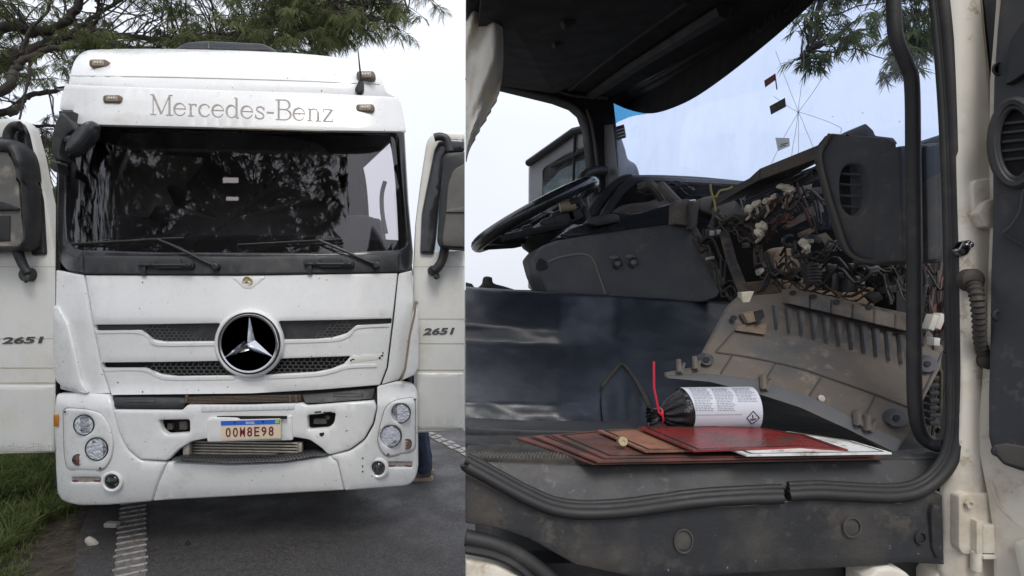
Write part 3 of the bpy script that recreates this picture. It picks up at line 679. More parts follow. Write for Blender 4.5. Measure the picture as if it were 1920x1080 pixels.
for j in range(40):
    for i in range(3):
        u = 340 + j * 6.4 + i * 2; v = 857 + i * 3.4 + (0 if u < 480 else -(u - 480) * .06) - (2 if u > 560 else 0)
        mb.lathe(P(u, v, dA(u, 850) - .012 - (v - 850) * .003), (0, -1, 0), [(.006, 0), (.003, .004), (0, .004)], 6)
mb.build('tread_stud', RUBBER, stp)
mb = MB(); mb.slab(fil([(313, 867), (430, 872), (530, 868), (618, 855), (632, 866), (645, 920), (450, 931), (285, 940), (296, 905)], 3), dA, t=.04, r=4); mb.build('lower_valance', WHITE, truck)
# bumper corners with lamps
HLL = fil([(119, 765), (165, 768), (190, 776), (205, 800), (212, 830), (208, 860), (194, 882), (126, 880), (121, 850)], 10)
HLR = fil([(778, 745), (740, 751), (722, 765), (713, 800), (708, 828), (717, 850), (730, 857), (778, 845)], 10)
LENSG = glass('lamp_lens', (.97, .98, 1.0), refl=.04); REFL = M('lamp_reflector', (.9, .91, .92), .12, metal=.6, var=.1, vscale=40, bump=.8, bscale=55)
AMBER = M('amber_lens', (.55, .2, .02), .2, coat=.6)
BULB = M('bulb_glass', (.8, .78, .72), .1, coat=1)
def lamp(u, v, r, d, parent, name='headlight', lens=True, inner=REFL):
    rr = r / F * d; c = P(u, v, d)
    mb = MB(); mb.lathe(c, (0, -1, 0), [(rr * 1.08, -.03), (rr * 1.08, .002), (rr * 1.03, .005), (rr * .97, .003), (rr * .96, -.02)], 30); lp = mb.build(name, BLACK, parent)
    mb = MB(); mb.lathe(c, (0, -1, 0), [(rr, .0), (rr * .9, -.03), (rr * .65, -.055), (rr * .3, -.07), (0, -.072)], 26); mb.build('reflector', inner, lp)
    mb = MB(); mb.lathe(c, (0, -1, 0), [(rr * .24, -.06), (rr * .24, -.035), (rr * .17, -.02), (0, -.016)], 14); mb.build('bulb', BULB, lp)
    mb = MB(); mb.lathe(c, (0, -1, 0), [(rr * .99, .0), (rr * .8, .008), (rr * .4, .014), (0, .016)], 26); mb.build('lens', LENSG, lp)
for (side, ol, hl, lamps, fog, slot) in (
    ('l', [(104, 738), (160, 736), (204, 740), (213, 772), (224, 815), (239, 844), (263, 864), (311, 868), (295, 905), (284, 941), (200, 948), (150, 949), (120, 943), (106, 930), (103, 880), (100, 780)], HLL, ((157, 797, 18.5), (181, 842, 20.5)), (210, 903, 13), (135, 896, 187, 904)),
    ('r', [(706, 725), (745, 715), (772, 720), (782, 735), (783, 880), (778, 900), (765, 912), (646, 921), (633, 866), (619, 855), (657, 846), (684, 826), (701, 796), (707, 765)], HLR, ((751, 775, 17.5), (732, 818, 19.5)), (709, 878, 12.5), (728, 867, 772, 876))):
    cuts = [ell(a, b, c + 1, n=24) for a, b, c in lamps] + [ell(*fog, n=20), fil(rect(*slot), 2)]
    mb = MB(); mb.slab(fil(ol, [8, 4, 4, 4, 4, 8, 8, 3, 4, 4, 0, 8, 16, 16, 8, 8] if side == 'l' else [4, 6, 8, 8, 8, 10, 14, 3, 4, 4, 8, 8, 6, 4]), dA, t=.05, r=4, holes=cuts, grid=14); bcn = mb.build('bumper_corner', WHITE, truck)
    hcut = [ell(a, b, c + .5, n=24) for a, b, c in lamps]
    mb = MB(); mb.slab(hl, dA, t=.012, r=3, off=-.012, holes=hcut, grid=14); hp = mb.build('headlight_panel', WHITE, truck)
    mb = MB(); mb.ribbon(list(inset(hl, -1.2)) + [inset(hl, -1.2)[0]], 1.6, dA, off=-.002); mb.build('panel_gap', M('gap_grey', (.33, .31, .28), .8), hp)  # thin grey line around the headlight panel
    for a, b, c in lamps: lamp(a, b, c, dA(a, b) - .014, truck)
    su, sv, sr = (146, 862, 10) if side == 'l' else (762, 833, 9)
    lamp(su, sv, sr, dA(su, sv) - .016, truck, 'indicator_lamp', inner=M('indicator_reflector', (.5, .28, .2), .25, metal=.8, var=.3, vscale=60))
    lamp(fog[0], fog[1], fog[2] - 1, dA(*fog[:2]) + .004, truck, 'fog_lamp', inner=M('fog_reflector', (.25, .26, .27), .15, metal=1, var=.5, vscale=30))
    mb = MB(); mb.lathe(P(fog[0], fog[1], dA(*fog[:2]) - .002), (0, -1, 0), [(.073, -.01), (.07, .006), (.058, .010), (.05, .004), (.048, -.02)], 30); mb.build('fog_lamp_rim', WHITE, bcn)
    mb = MB(); mb.slab(rect(slot[0] - 1, slot[1] - 1, slot[2] + 1, slot[3] + 1), lambda u, v: dA(u, v) + .012, t=.01, r=0); sr_ = mb.build('side_reflector', M('reflector_grey', (.35, .3, .27), .4, var=.3, vscale=50), bcn)
    mb = MB(); mb.ribbon([(slot[0], slot[3] - 2), (slot[2], slot[3] - 2)], 3.4, dA, off=.008); mb.build('reflector_strip', M('reflector_red', (.16, .06, .05), .4), sr_)
    mb = MB()
    for (a, b) in (((122, 772), (188, 878)) if side == 'l' else ((778, 749), (728, 852))): mb.lathe(P(a, b, dA(a, b) - .014), (0, -1, 0), [(.009, 0), (.009, .003), (.004, .004), (0, .002)], 10)
    mb.pieces('panel_screw', DCHROME, hp)
    if side == 'l':
        mb = MB(); mb.slab(rect(99.5, 777, 109, 800), dA, t=.02, r=1, off=-.014); mb.build('side_marker', AMBER, truck)
    else:
        mb = MB()
        for b in (859, 874, 884): mb.lathe(P(680, b, dA(680, b) - .001), (0, -1, 0), [(.006, 0), (.005, .003), (0, .002)], 8)
        mb.pieces('plug', BLACK, bcn)

# doors
def door(L):
    if L:
        dd = lambda u, v: 4.27 + (40 - u) * .0004
        ol = fil([(-190, 228), (20, 221), (42, 224), (56, 238), (70, 290), (88, 380), (103, 480), (106, 560), (106, 850), (-190, 858)], [20, 0, 10, 14, 10, 6, 4, 0, 3, 20])
        win = fil([(-160, 262), (36, 258), (50, 300), (60, 400), (62, 470), (-160, 476)], 10)
        col = DOORW
    else:
        dd = lambda u, v: 4.42
        ol = fil([(871.3, 247), (830, 245), (812, 249), (800, 262), (788, 340), (778, 420), (774, 500), (776, 700), (776, 813), (871.3, 808)], [0, 6, 10, 12, 8, 6, 4, 0, 3, 0])
        win = fil([(871, 262), (826, 264), (816, 290), (800, 380), (798, 470), (871, 470)], [0, 8, 8, 6, 6, 0]); win = [(min(u, 867), v) for u, v in win]
        col = DOORW
    mb = MB(); mb.slab(ol, dd, t=.07, r=5, holes=[win], grid=24); o = mb.build('door', col, truck)
    mb = MB(); mb.slab(win, dd, t=.006, r=0, off=.03); mb.build('window', glass('door_glass', (.55, .6, .62), refl=.1), o)
    mb = MB()
    u0, u1 = (-190, 104) if L else (777, 871.3)
    for (v, w) in ((500, 1), (635 if L else 598, 1.5), (690 if L else 644, 2.2), (718 if L else 694, 2.2)):
        mb.ribbon([(u0, v), (u1, v - (0 if L else 0))], w, dd, off=-.0015)
    mb.build('panel_seam', M('seam_dust', (.5, .45, .36), .8), o)
    mb = MB(); v0, v1 = (722, 849) if L else (698, 806)
    mb.slab(fil([(u0 + 2, v0), (u1 - 2, v0), (u1 - 2, v1), (u0 + 2, v1)], 4), dd, t=.012, r=5, off=-.011); sk = mb.build('lower_skirt', CREAM, o)
    serif('Mercedes-Benz', *((-55, 841, 112, 842) if L else (768, 804, 858, 803)), 12 if L else 10, dd, CREAM, 'embossed_lettering', sk, off=-.016)
    text('2651', *((3, 645, 13, 74) if L else (793, 628, 13, 55)), dd, DCHROME, 'model_number', o, bold=.03, slant=.35, slope=-.02, off=-.006, t=.006)
    if L:
        mb = MB(); mb.slab(fil([(10, 236), (40, 229), (50, 248), (62, 300), (78, 378), (84, 478), (56, 480), (52, 455), (44, 370), (34, 290), (20, 262)], 6), dd, t=.04, r=5, off=-.03); mb.build('rain_guard', GLOSSB, o)
        mb = MB(); mb.slab(cr([(-110, 262), (0, 258), (22, 266), (38, 300), (45, 380), (46, 445), (38, 466), (0, 469), (-100, 466), (-128, 430), (-130, 300)], 5, True), dd, t=.14, r=12, off=-.20, holes=[cr([(-100, 290), (0, 286), (16, 298), (29, 330), (36, 400), (38, 452), (0, 458), (-95, 456), (-112, 420), (-112, 320)], 5, True)]); mi_ = mb.build('mirror_housing', BLACK, o)
        mb = MB(); mb.slab(cr([(-102, 285), (0, 281), (18, 294), (32, 330), (39, 400), (41, 455), (0, 461), (-96, 460), (-116, 420), (-116, 320)], 5, True), dd, t=.02, r=0, off=-.17); mb.build('mirror_back', M('dusty_mirror_shell', (.12, .118, .108), .6, var=.25, vscale=5, col2=(.3, .27, .22), mscale=4, lo=.5, hi=.62), mi_)
        mb = MB(); mb.slab([(-90, 378), (2, 378), (34, 390), (34, 394), (-90, 396)], dd, t=.02, r=2, off=-.19); mb.slab([(-60, 405), (18, 404), (18, 452), (-60, 455)], dd, t=.01, r=2, off=-.18); mb.pieces('mirror_fold', BLACK, mi_)
        mb = MB(); mb.tube([P(*q, dd(0, 0) - .10) for q in cr([(38, 236), (25, 238), (16, 250), (14, 272)], 5)], .034, n=10); mb.tube([P(*q, dd(0, 0) - .1) for q in cr([(30, 462), (38, 485), (46, 502), (54, 512)], 5)], [.036 - .0006 * k for k in range(16)], n=10); mb.lathe(P(53, 515, dd(0, 0) - .05), (0, -1, 0), [(.05, -.05), (.05, .03), (.035, .05), (0, .05)], 16)
        mb.lump(P(50, 521, dd(0, 0) - .1), (.035, .02, .03), 3, jag=.6); mb.pieces('mirror_arm', BLACK, o)
    else:
        mb = MB(); mb.slab(fil([(871, 262), (838, 260), (822, 264), (814, 280), (802, 340), (790, 400), (787, 476), (813, 477), (818, 440), (824, 380), (832, 310), (842, 285), (871, 282)], 5), dd, t=.04, r=4, off=-.03); mb.build('rain_guard', GLOSSB, o)
        mo = fil([(871.2, 284), (836, 286), (830, 296), (824, 380), (819, 452), (824, 464), (871.2, 468)], [0, 5, 5, 4, 6, 6, 0])
        mb = MB(); mb.slab(mo, dd, t=.14, r=5, off=-.20); mi_ = mb.build('mirror_housing', BLACK, o)
        mb = MB(); mb.slab(fil([(871, 306), (850, 318), (840, 345), (836, 400), (829, 450), (832, 461), (871, 463)], [0, 8, 8, 4, 4, 4, 0]), dd, t=.02, r=2, off=-.21); mb.slab([(838, 393), (871, 388), (871, 398), (836, 398)], dd, t=.02, r=1, off=-.222); mb.build('mirror_back', M('dusty_mirror_shell_grey', (.12, .118, .108), .6, var=.2), mi_)
        mb = MB(); mb.tube([P(*q, dd(0, 0) - .10) for q in cr([(814, 258), (826, 256), (838, 262), (843, 284)], 5)], .030, n=10); mb.tube([P(*q, dd(0, 0) - .1) for q in cr([(834, 464), (830, 485), (822, 500), (814, 508)], 5)], .034, n=10); mb.lathe(P(812, 508, dd(0, 0) - .05), (0, -1, 0), [(.04, -.05), (.04, .03), (.03, .05), (0, .05)], 14)
        mb.lump(P(818, 518, dd(0, 0) - .1), (.025, .02, .035), 5, jag=.6); mb.pieces('mirror_arm', BLACK, o)
door(True); door(False)
# front mirror on the near top corner
mb = MB(); d_ = dA(110, 505) - .02
mb.slab(fil([(109, 207), (137, 208), (137, 236), (112, 240)], 3), d_ - .02, t=.1, r=2)
mb.slab(cr([(111, 212), (122, 215), (140, 234), (146, 246), (132, 248), (118, 262), (112, 286), (116, 300), (100, 298), (94, 270), (100, 236)], 4, True), d_ - .05, t=.08, r=5)
mb.slab(fil([(95, 300), (108, 306), (110, 325), (98, 320), (93, 312)], 3), d_ + .02, t=.1, r=2)
fm = mb.build('front_mirror_bracket', BLACK, truck)
def rell(cu, cv, a, b, an, n=36): return [(cu + a * math.cos(t) * math.cos(an) - b * math.sin(t) * math.sin(an), cv + a * math.cos(t) * math.sin(an) + b * math.sin(t) * math.cos(an)) for t in [2 * math.pi * k / n for k in range(n)]]
mb = MB(); mb.slab(rell(145, 257, 40, 17, R(-52)), lambda u, v: d_ - .16 + (u - 145) * .0012, t=.06, r=9, grid=6); mb.tube([P(128, 262, d_ - .05), P(142, 262, d_ - .12)], .03, n=8); fmm = mb.build('front_mirror', GLOSSB, fm)
mb = MB(); mb.slab(rell(143, 256, 33, 11, R(-52)), lambda u, v: d_ - .168 + (u - 145) * .0012, t=.01, r=5, grid=6); mb.build('mirror_face', M('scuffed_shell', (.05, .054, .058), .3, var=.3, vscale=20), fmm)
# chassis and wheels
mb = MB(); yaw = Matrix.Rotation(math.atan2(-AX.x, AX.y), 3, 'Z')
c0 = P(440, 720, 4.3); c0.z = 0
mb.box(c0 + AX * 3.4 + Vector((0, 0, .78)), (.9, 6.4, .3), yaw); mb.box(c0 + AX * .95 + Vector((0, 0, .62)), (2.3, 1.5, .5), yaw); mb.build('chassis', BLACK, truck)
mb = MB(); mb.box(c0 + AX * 4.9 + Vector((0, 0, 2.1)), (2.4, 5.0, 2.2), yaw, bev=.01); mb.build('cargo_body', CREAM, truck)
for sd in (-1, 1):
    for t in (1.35, 5.6):
        c = c0 + AX * t + Vector((AX.y, -AX.x, 0)) * sd * 1.02 + Vector((0, 0, .5))
        axw = Vector((AX.y, -AX.x, 0)) * sd
        mb = MB(); mb.lathe(c, axw, [(.3, -.14), (.46, -.14), (.5, -.09), (.5, .09), (.46, .14), (.3, .14)], 36); w = mb.build('wheel', RUBBER, truck)
        mb = MB(); mb.lathe(c, axw, [(.3, .13), (.27, .06), (.14, .04), (.12, .12), (0, .12)], 28); mb.build('rim', GREYM, w)

# ------------------------------------------------------------------ person behind the far door
SKIN = M('skin', (.42, .26, .18), .5, var=.06); DENIM = M('blue_denim', (.013, .025, .05), .85, var=.45, vscale=14, col2=(.028, .045, .08), mscale=14, bump=.3, bscale=300); SHIRT = M('grey_shirt', (.16, .17, .19), .9, bump=.2); HAIR = M('dark_hair', (.02, .016, .013), .6); SHOE = M('shoe_grey', (.05, .045, .045), .6); SOLE = M('shoe_sole', (.24, .19, .13), .7)
def person():
    B = Vector((-.405, 5.5, .004)); t = thing('person', 'person in blue jeans standing behind the open door, one leg showing', 'person', B)
    def Q(f, s, z): return B + Vector((-f, -s, z))          # f forward (towards the truck), s to the camera side
    J = {'pel': (Q(0, 0, .92), .13, .12), 'belly': (Q(.02, 0, 1.06), .13, .11), 'chest': (Q(.01, 0, 1.28), .16, .11), 'neck': (Q(-.01, 0, 1.45), .055, .055), 'head1': (Q(.02, 0, 1.54), .075, .08), 'head2': (Q(.02, 0, 1.64), .075, .085)}
    E = [('pel', 'belly'), ('belly', 'chest'), ('chest', 'neck'), ('neck', 'head1'), ('head1', 'head2')]
    for k, s in (('a', 1), ('b', -1)):
        J.update({k + 'hip': (Q(0, .09 * s, .86), .09, .09), k + 'kn': (Q(.02, .1 * s, .48), .058, .058), k + 'an': (Q(-.03, .1 * s, .09), .04, .04), k + 'sh': (Q(0, .18 * s, 1.38), .055, .055), k + 'el': (Q(.02, .23 * s, 1.1), .042, .042), k + 'wr': (Q(.18, .2 * s, .95), .028, .028), k + 'pa': (Q(.25, .19 * s, .93), .03, .022)})
        E += [('pel', k + 'hip'), (k + 'hip', k + 'kn'), (k + 'kn', k + 'an'), ('chest', k + 'sh'), (k + 'sh', k + 'el'), (k + 'el', k + 'wr'), (k + 'wr', k + 'pa')]
        for i, (l, o) in enumerate(((.075, .03), (.085, .01), (.08, -.01), (.065, -.03))):
            J[k + 'f%d' % i] = (Q(.25 + l * .6, (.19 + o * .8) * s, .925), .009, .009); J[k + 'g%d' % i] = (Q(.25 + l, (.19 + o) * s, .89), .007, .007)
            E += [(k + 'pa', k + 'f%d' % i), (k + 'f%d' % i, k + 'g%d' % i)]
        J[k + 'th'] = (Q(.25, .19 * s - .05 * s, .92), .009, .009); E.append((k + 'wr', k + 'th'))
    names = list(J); me = bpy.data.meshes.new('body'); me.from_pydata([J[n][0] for n in names], [(names.index(a), names.index(b)) for a, b in E], [])
    o = bpy.data.objects.new('body', me); C.objects.link(o); o.modifiers.new('s', 'SKIN')
    for i, n in enumerate(names): me.skin_vertices[0].data[i].radius = J[n][1:]
    me.skin_vertices[0].data[0].use_root = True
    ss = o.modifiers.new('u', 'SUBSURF'); ss.levels = ss.render_levels = 2
    bpy.context.view_layer.update(); m2 = bpy.data.meshes.new_from_object(o.evaluated_get(bpy.context.evaluated_depsgraph_get())); o.modifiers.clear(); o.data = m2; m2.materials.append(SKIN); m2.shade_smooth()
    o.parent = t; o.matrix_parent_inverse = Matrix.Translation(-B)
    for s in (1, -1):
        mb = MB(); pts = [Q(0, .05 * s, .97), Q(0, .085 * s, .86), Q(.01, .10 * s, .66), Q(.02, .10 * s, .48), Q(-.01, .10 * s, .28), Q(-.03, .10 * s, .16), Q(-.03, .10 * s, .085)]
        rr = [.135, .12, .095, .072, .064, .060, .060]; n = 18; vs = []; fs = []
        for i, (p, r) in enumerate(zip(cr(pts, 5), [lerp(rr[int(k / 5)], rr[min(6, int(k / 5) + 1)], k % 5 / 5) for k in range(31)])):
            for k in range(n):
                a = 2 * math.pi * k / n; w = 1 + .07 * noise.noise(Vector((math.cos(a) * 1.5, math.sin(a) * 1.5, i * .35 + s * 7))) * (1.5 if i > 20 else .8)
                vs.append(Vector(p) + Vector((math.cos(a), math.sin(a), .15 * math.cos(a + i))) * r * w if i > 22 else Vector(p) + Vector((math.cos(a), math.sin(a), 0)) * r * w)
        for i in range(30):
            for k in range(n): fs.append((i * n + k, i * n + (k + 1) % n, (i + 1) * n + (k + 1) % n, (i + 1) * n + k))
        mb.add(vs, fs); mb.build('trouser_leg', DENIM, t, smooth=80)
        mb = MB(); mb.grid(lambda a, b: Q(lerp(-.09, .19, a) * 1, .10 * s, .03) + Vector((0, (.045 * math.sin(math.pi * cl01(.12 + .8 * a)) ** .5) * math.cos(2 * math.pi * b), max(-.005, (lerp(.075, .03, a)) * math.sin(2 * math.pi * b)))), 12, 16); sh_ = mb.build('shoe', SHOE, t)
        mb = MB(); f = cr([(-.10, -.03), (-.1, .03), (0, .042), (.12, .05), (.19, .03), (.2, -.02), (.1, -.045), (0, -.04)], 4, True)
        vs = [Q(a, .10 * s + b, z) for z in (.0, .032) for a, b in f]; k = len(f); mb.add(vs, [tuple(range(k)), tuple(range(k, 2 * k))] + [(i, (i + 1) % k, k + (i + 1) % k, k + i) for i in range(k)]); mb.build('sole', SOLE, sh_)
    mb = MB(); vs = []; n = 20; prof = [(.92, .145, .17), (1.05, .14, .16), (1.2, .135, .18), (1.33, .125, .2), (1.41, .09, .15), (1.46, .065, .07)]
    for z, rf, rs in prof: vs += [Q(rf * math.cos(2 * math.pi * k / n), rs * math.sin(2 * math.pi * k / n), z) for k in range(n)]
    mb.add(vs, [(i * n + k, i * n + (k + 1) % n, (i + 1) * n + (k + 1) % n, (i + 1) * n + k) for i in range(5) for k in range(n)])
    for s in (1, -1): mb.tube([Q(0, .17 * s, 1.39), Q(.01, .215 * s, 1.25), Q(.02, .235 * s, 1.12)], [.075, .066, .06], n=12, caps=False)
    mb.build('shirt', SHIRT, t, smooth=80)
    mb = MB(); mb.lathe(Q(-.01, 0, 1.6), (0, 0, 1), [(.098, -.05), (.104, .0), (.098, .06), (.06, .105), (0, .118)], 18); mb.build('hair', HAIR, t, smooth=80)
    mb = MB(); mb.lump(Q(.112, 0, 1.575), (.016, .014, .025), 1, jag=.05)
    for s in (1, -1): mb.lump(Q(.02, .088 * s, 1.585), (.02, .01, .03), 2, jag=.05)
    mb.build('face_features', SKIN, t, smooth=80)
    mb = MB()
    for s in (1, -1): mb.lump(Q(.097, .032 * s, 1.61), (.01, .012, .009), 3, jag=0)
    mb.build('eye', HAIR, t, smooth=80)
person()

# ------------------------------------------------------------------ trees
BARK = M('dark_bark', (.045, .038, .032), .9, var=.35, vscale=12, bump=.8, bscale=30)
LEAF = leafmat('feathery_leaves', (.085, .105, .048), (.21, .235, .115))
def frond(vs, fs, p, dirv, L, rnd, fat=1.0, n=9):
    # one drooping feathery leaf: pairs of narrow strips along a bending midrib
    d = Vector(dirv).normalized(); side = d.cross(Vector((0, 0, 1)))
    side = side.normalized() if side.length > .05 else Vector((1, 0, 0)); pos = Vector(p)
    tw = rnd.uniform(-.9, .9)
    for k in range(n):
        d = (d + Vector((0, 0, -.09))).normalized(); pos = pos + d * (L * .5 / n)
        for sg in (-1, 1):
            a = (d * rnd.uniform(.5, .9) + side * sg * rnd.uniform(.35, .8) + Vector((0, 0, -rnd.uniform(-.1, .95)))).normalized()
            w = Vector((rnd.uniform(-1, 1), rnd.uniform(-1, 1), rnd.uniform(-1, 1))).cross(a).normalized() * .0030 * fat * rnd.uniform(.7, 1.3)
            l = L * rnd.uniform(.34, .62); b = len(vs); e = a * l; dr = Vector((0, 0, -l * .14))
            vs += [pos - w * .5, pos + w * .5, pos + e * .5 + w + dr * .3, pos + e * .5 - w + dr * .3, pos + e + dr]
            fs += [(b, b + 1, b + 2, b + 3), (b + 3, b + 2, b + 4)]
LEAF2 = leafmat('shaded_leaves', (.036, .046, .022), (.06, .075, .034))  # darker copy of the foliage: backlit shade put into the leaf colour
def tree(name, label, base, trunk, limbs, twigs, seed, leaf=None, fat=1.0, L=(.16, .26)):
    t = thing(name, label, 'tree', base); rnd = random.Random(seed)
    mb = MB(); mb.tube([Vector(p) + Vector((rnd.uniform(-.02, .02), rnd.uniform(-.02, .02), 0)) for p in cr(trunk[0], 6)], [lerp(trunk[1], trunk[2], k / (6 * (len(trunk[0]) - 1))) for k in range(6 * (len(trunk[0]) - 1) + 1)], n=12); mb.build('trunk', BARK, t, smooth=60)
    mb = MB(); nodes = []
    for pts, r0, r1 in limbs:
        q = [Vector(p) for p in cr(pts, 7)]; m = len(q)
        for i in range(1, m - 1): q[i] += Vector((rnd.uniform(-1, 1), rnd.uniform(-1, 1), rnd.uniform(-1, 1))) * r0 * .35
        mb.tube(q, [lerp(r0, r1, i / (m - 1)) for i in range(m)], n=8); nodes += q
    vs, fs = [], []
    cand = nodes
    for (p, dv, n, span) in twigs:
        p = Vector(p); near = min(rnd.sample(cand, min(30, len(cand))), key=lambda c: (c - p).length)
        q = [near.lerp(p, k / 4) + Vector((0, 0, .22 * math.sin(k / 4 * 3.14) * (near - p).length * .3)) + Vector((rnd.uniform(-1, 1), rnd.uniform(-1, 1), rnd.uniform(-1, 1))) * .035 for k in range(5)]
        if (near - p).length < 1.7: mb.tube(q, [.011, .009, .007, .005, .003], n=5)
        end = p + Vector(dv).normalized() * span + Vector((0, 0, -.1 * span)); mb.tube([p, p.lerp(end, .5) + Vector((0, 0, .03)), end], [.005, .004, .002], n=4)
        for i in range(n):
            b = p.lerp(end, rnd.random()); an = rnd.uniform(0, 6.28); frond(vs, fs, b, (math.cos(an), math.sin(an), rnd.uniform(-.9, .6)), rnd.uniform(*L), rnd, fat)
    mb.build('limb', BARK, t, smooth=60)
    m2 = MB(); m2.add(vs, fs); m2.build('crown', leaf or LEAF, t, smooth=0, recalc=False)
    return t
def twigset(poly, n, dr, rnd, per, span, holes=.0, hs=.012, out=(0, 0)):
    o = []; us = [p[0] for p in poly]; vs = [p[1] for p in poly]
    while len(o) < n:
        u, v = rnd.uniform(min(us), max(us)), rnd.uniform(min(vs), max(vs))
        if not inside((u, v), poly): continue
        if noise.noise(Vector((u * hs, v * hs, 3.3))) < holes: continue
        an = rnd.uniform(0, 6.28); o.append((P(u, v, rnd.uniform(*dr)), (math.cos(an) + out[0], math.sin(an), rnd.uniform(-.4, .3)), per, rnd.uniform(*span)))
    return o
rnd = random.Random(11)
tb = Vector((-7.0, 7.4, 0))
def pl_(pts, d0, d1): return [P(u, v, lerp(d0, d1, i / (len(pts) - 1))) for i, (u, v) in enumerate(pts)]
fork = P(-170, 230, 7.2)
limbs = [
 ([fork] + pl_([(0, 58), (60, 60), (110, 50), (135, 25), (165, -30)], 7.0, 7.0), .07, .045),
 ([fork] + pl_([(0, 118), (60, 95), (120, 70), (190, 66), (330, 74), (470, 60), (560, 35)], 6.9, 7.4), .075, .015),
 ([fork] + pl_([(0, 172), (25, 132), (60, 105), (120, 90), (215, 85), (300, 95)], 6.6, 7.0), .06, .02),
 ([fork] + pl_([(0, 213), (30, 205), (52, 182), (110, 166), (180, 150)], 6.8, 7.2), .05, .02),
 ([fork] + pl_([(0, 236), (100, 236), (200, 240)], 7.2, 7.2), .03, .012),
 ([fork] + pl_([(40, 262), (75, 270), (120, 262)], 7.4, 7.4), .05, .02),
 ([fork] + pl_([(-60, 60), (-20, -60), (60, -160), (200, -230)], 7.2, 7.6), .09, .03),
 (pl_([(120, 70), (180, 30), (260, -20), (400, -90)], 7.0, 7.3), .035, .012),
 (pl_([(330, 74), (480, 82), (530, 66), (600, 52), (650, 30), (700, 0), (740, -40)], 7.3, 6.6), .03, .010),
 (pl_([(440, 90), (480, 48), (560, 12), (600, -30)], 7.2, 7.0), .025, .010),
 (pl_([(625, 42), (680, 40), (740, 32), (765, 20)], 6.8, 6.6), .012, .004),
 (pl_([(60, 105), (50, 160), (30, 250)], 6.8, 6.6), .02, .008), (pl_([(185, 0), (180, 40), (150, 80)], 6.8, 6.8), .02, .01), (pl_([(40, 100), (55, 60), (90, 20), (92, -20)], 6.7, 6.7), .022, .012)]
tw = twigset([(110, -160), (700, -140), (800, -10), (752, 6), (700, 12), (640, 40), (560, 60), (400, 84), (110, 84)], 400, (6.3, 8.6), rnd, 8, (.25, .6), holes=-.12)
tw += twigset([(-190, -160), (120, -160), (120, 90), (60, 120), (-190, 130)], 120, (6.3, 8.6), rnd, 8, (.25, .6), holes=-.05, hs=.02)
tw += twigset([(-180, 100), (120, 85), (125, 250), (100, 330), (60, 300), (0, 240), (-180, 300)], 95, (6.6, 8.4), rnd, 8, (.2, .5), holes=-.05, hs=.02)
tw += twigset([(66, 250), (125, 250), (125, 470), (95, 470)], 26, (6.8, 8.2), rnd, 10, (.15, .3), holes=-.3)
tw += twigset([(490, 10), (630, 20), (770, -10), (765, 40), (735, 52), (690, 55), (600, 96), (510, 100)], 62, (6.4, 7.2), rnd, 9, (.15, .35), holes=-.12, hs=.02)
tw += twigset([(600, 60), (700, 62), (690, 85), (620, 104)], 12, (6.4, 7.0), rnd, 8, (.12, .25))
tw += twigset([(150, 60), (560, 60), (620, 100), (560, 120), (140, 130)], 110, (6.5, 7.6), rnd, 8, (.2, .45), holes=-.25)
tree('acacia_tree', 'large feathery-leaved tree with dark limbs spreading behind and over the truck', tb, ([tb, (-7.0, 7.4, 1.2), (-6.9, 7.3, 2.4), tuple(fork)], .24, .13), limbs, tw, 21)
# second tree, its branch hanging into the view through the windscreen of the near cab
tb2 = Vector((7.4, 8.2, 0)); f2 = Vector((6.9, 7.6, 4.2))
limbs2 = [([f2] + pl_([(1900, -120), (1760, -60), (1640, -30), (1545, 0), (1530, 60), (1520, 95), (1480, 120)], 6.6, 5.6), .05, .006), ([f2] + pl_([(1860, -40), (1760, 55), (1720, 80), (1690, 130)], 6.4, 5.8), .04, .006), ([f2] + pl_([(2000, -200), (1800, -260), (1600, -200)], 6.8, 6.4), .07, .02)]
tw2 = twigset([(1480, -160), (2000, -200), (2000, 60), (1800, 110), (1700, 88), (1600, 42), (1540, 18), (1490, 20)], 150, (5.4, 7.0), rnd, 6, (.2, .4), holes=-.2)
tw2 += twigset([(1450, 70), (1530, 80), (1540, 110), (1470, 112)], 8, (5.5, 5.8), rnd, 3, (.12, .25))
tw2 += twigset([(1560, 40), (1620, 60), (1600, 105), (1560, 95)], 7, (5.3, 5.8), rnd, 4, (.12, .25))
tw2 += twigset([(1660, 60), (1765, 60), (1765, 125), (1680, 110)], 22, (5.4, 6.0), rnd, 5, (.12, .25))
tw2 += twigset([(1650, 90), (1765, 90), (1765, 150), (1700, 150)], 12, (5.4, 6.0), rnd, 3, (.12, .25))
tw2 += twigset([(1500, 20), (1620, 30), (1640, 90), (1520, 70)], 14, (5.4, 6.0), rnd, 3, (.12, .25))
tree('acacia_tree', 'feathery tree whose branch tips hang beyond the cracked windscreen of the near cab', tb2, ([tb2, (7.3, 8.1, 1.6), (7.1, 7.9, 3.0), tuple(f2)], .2, .1), limbs2, tw2, 33, fat=1.5, L=(.16, .26))
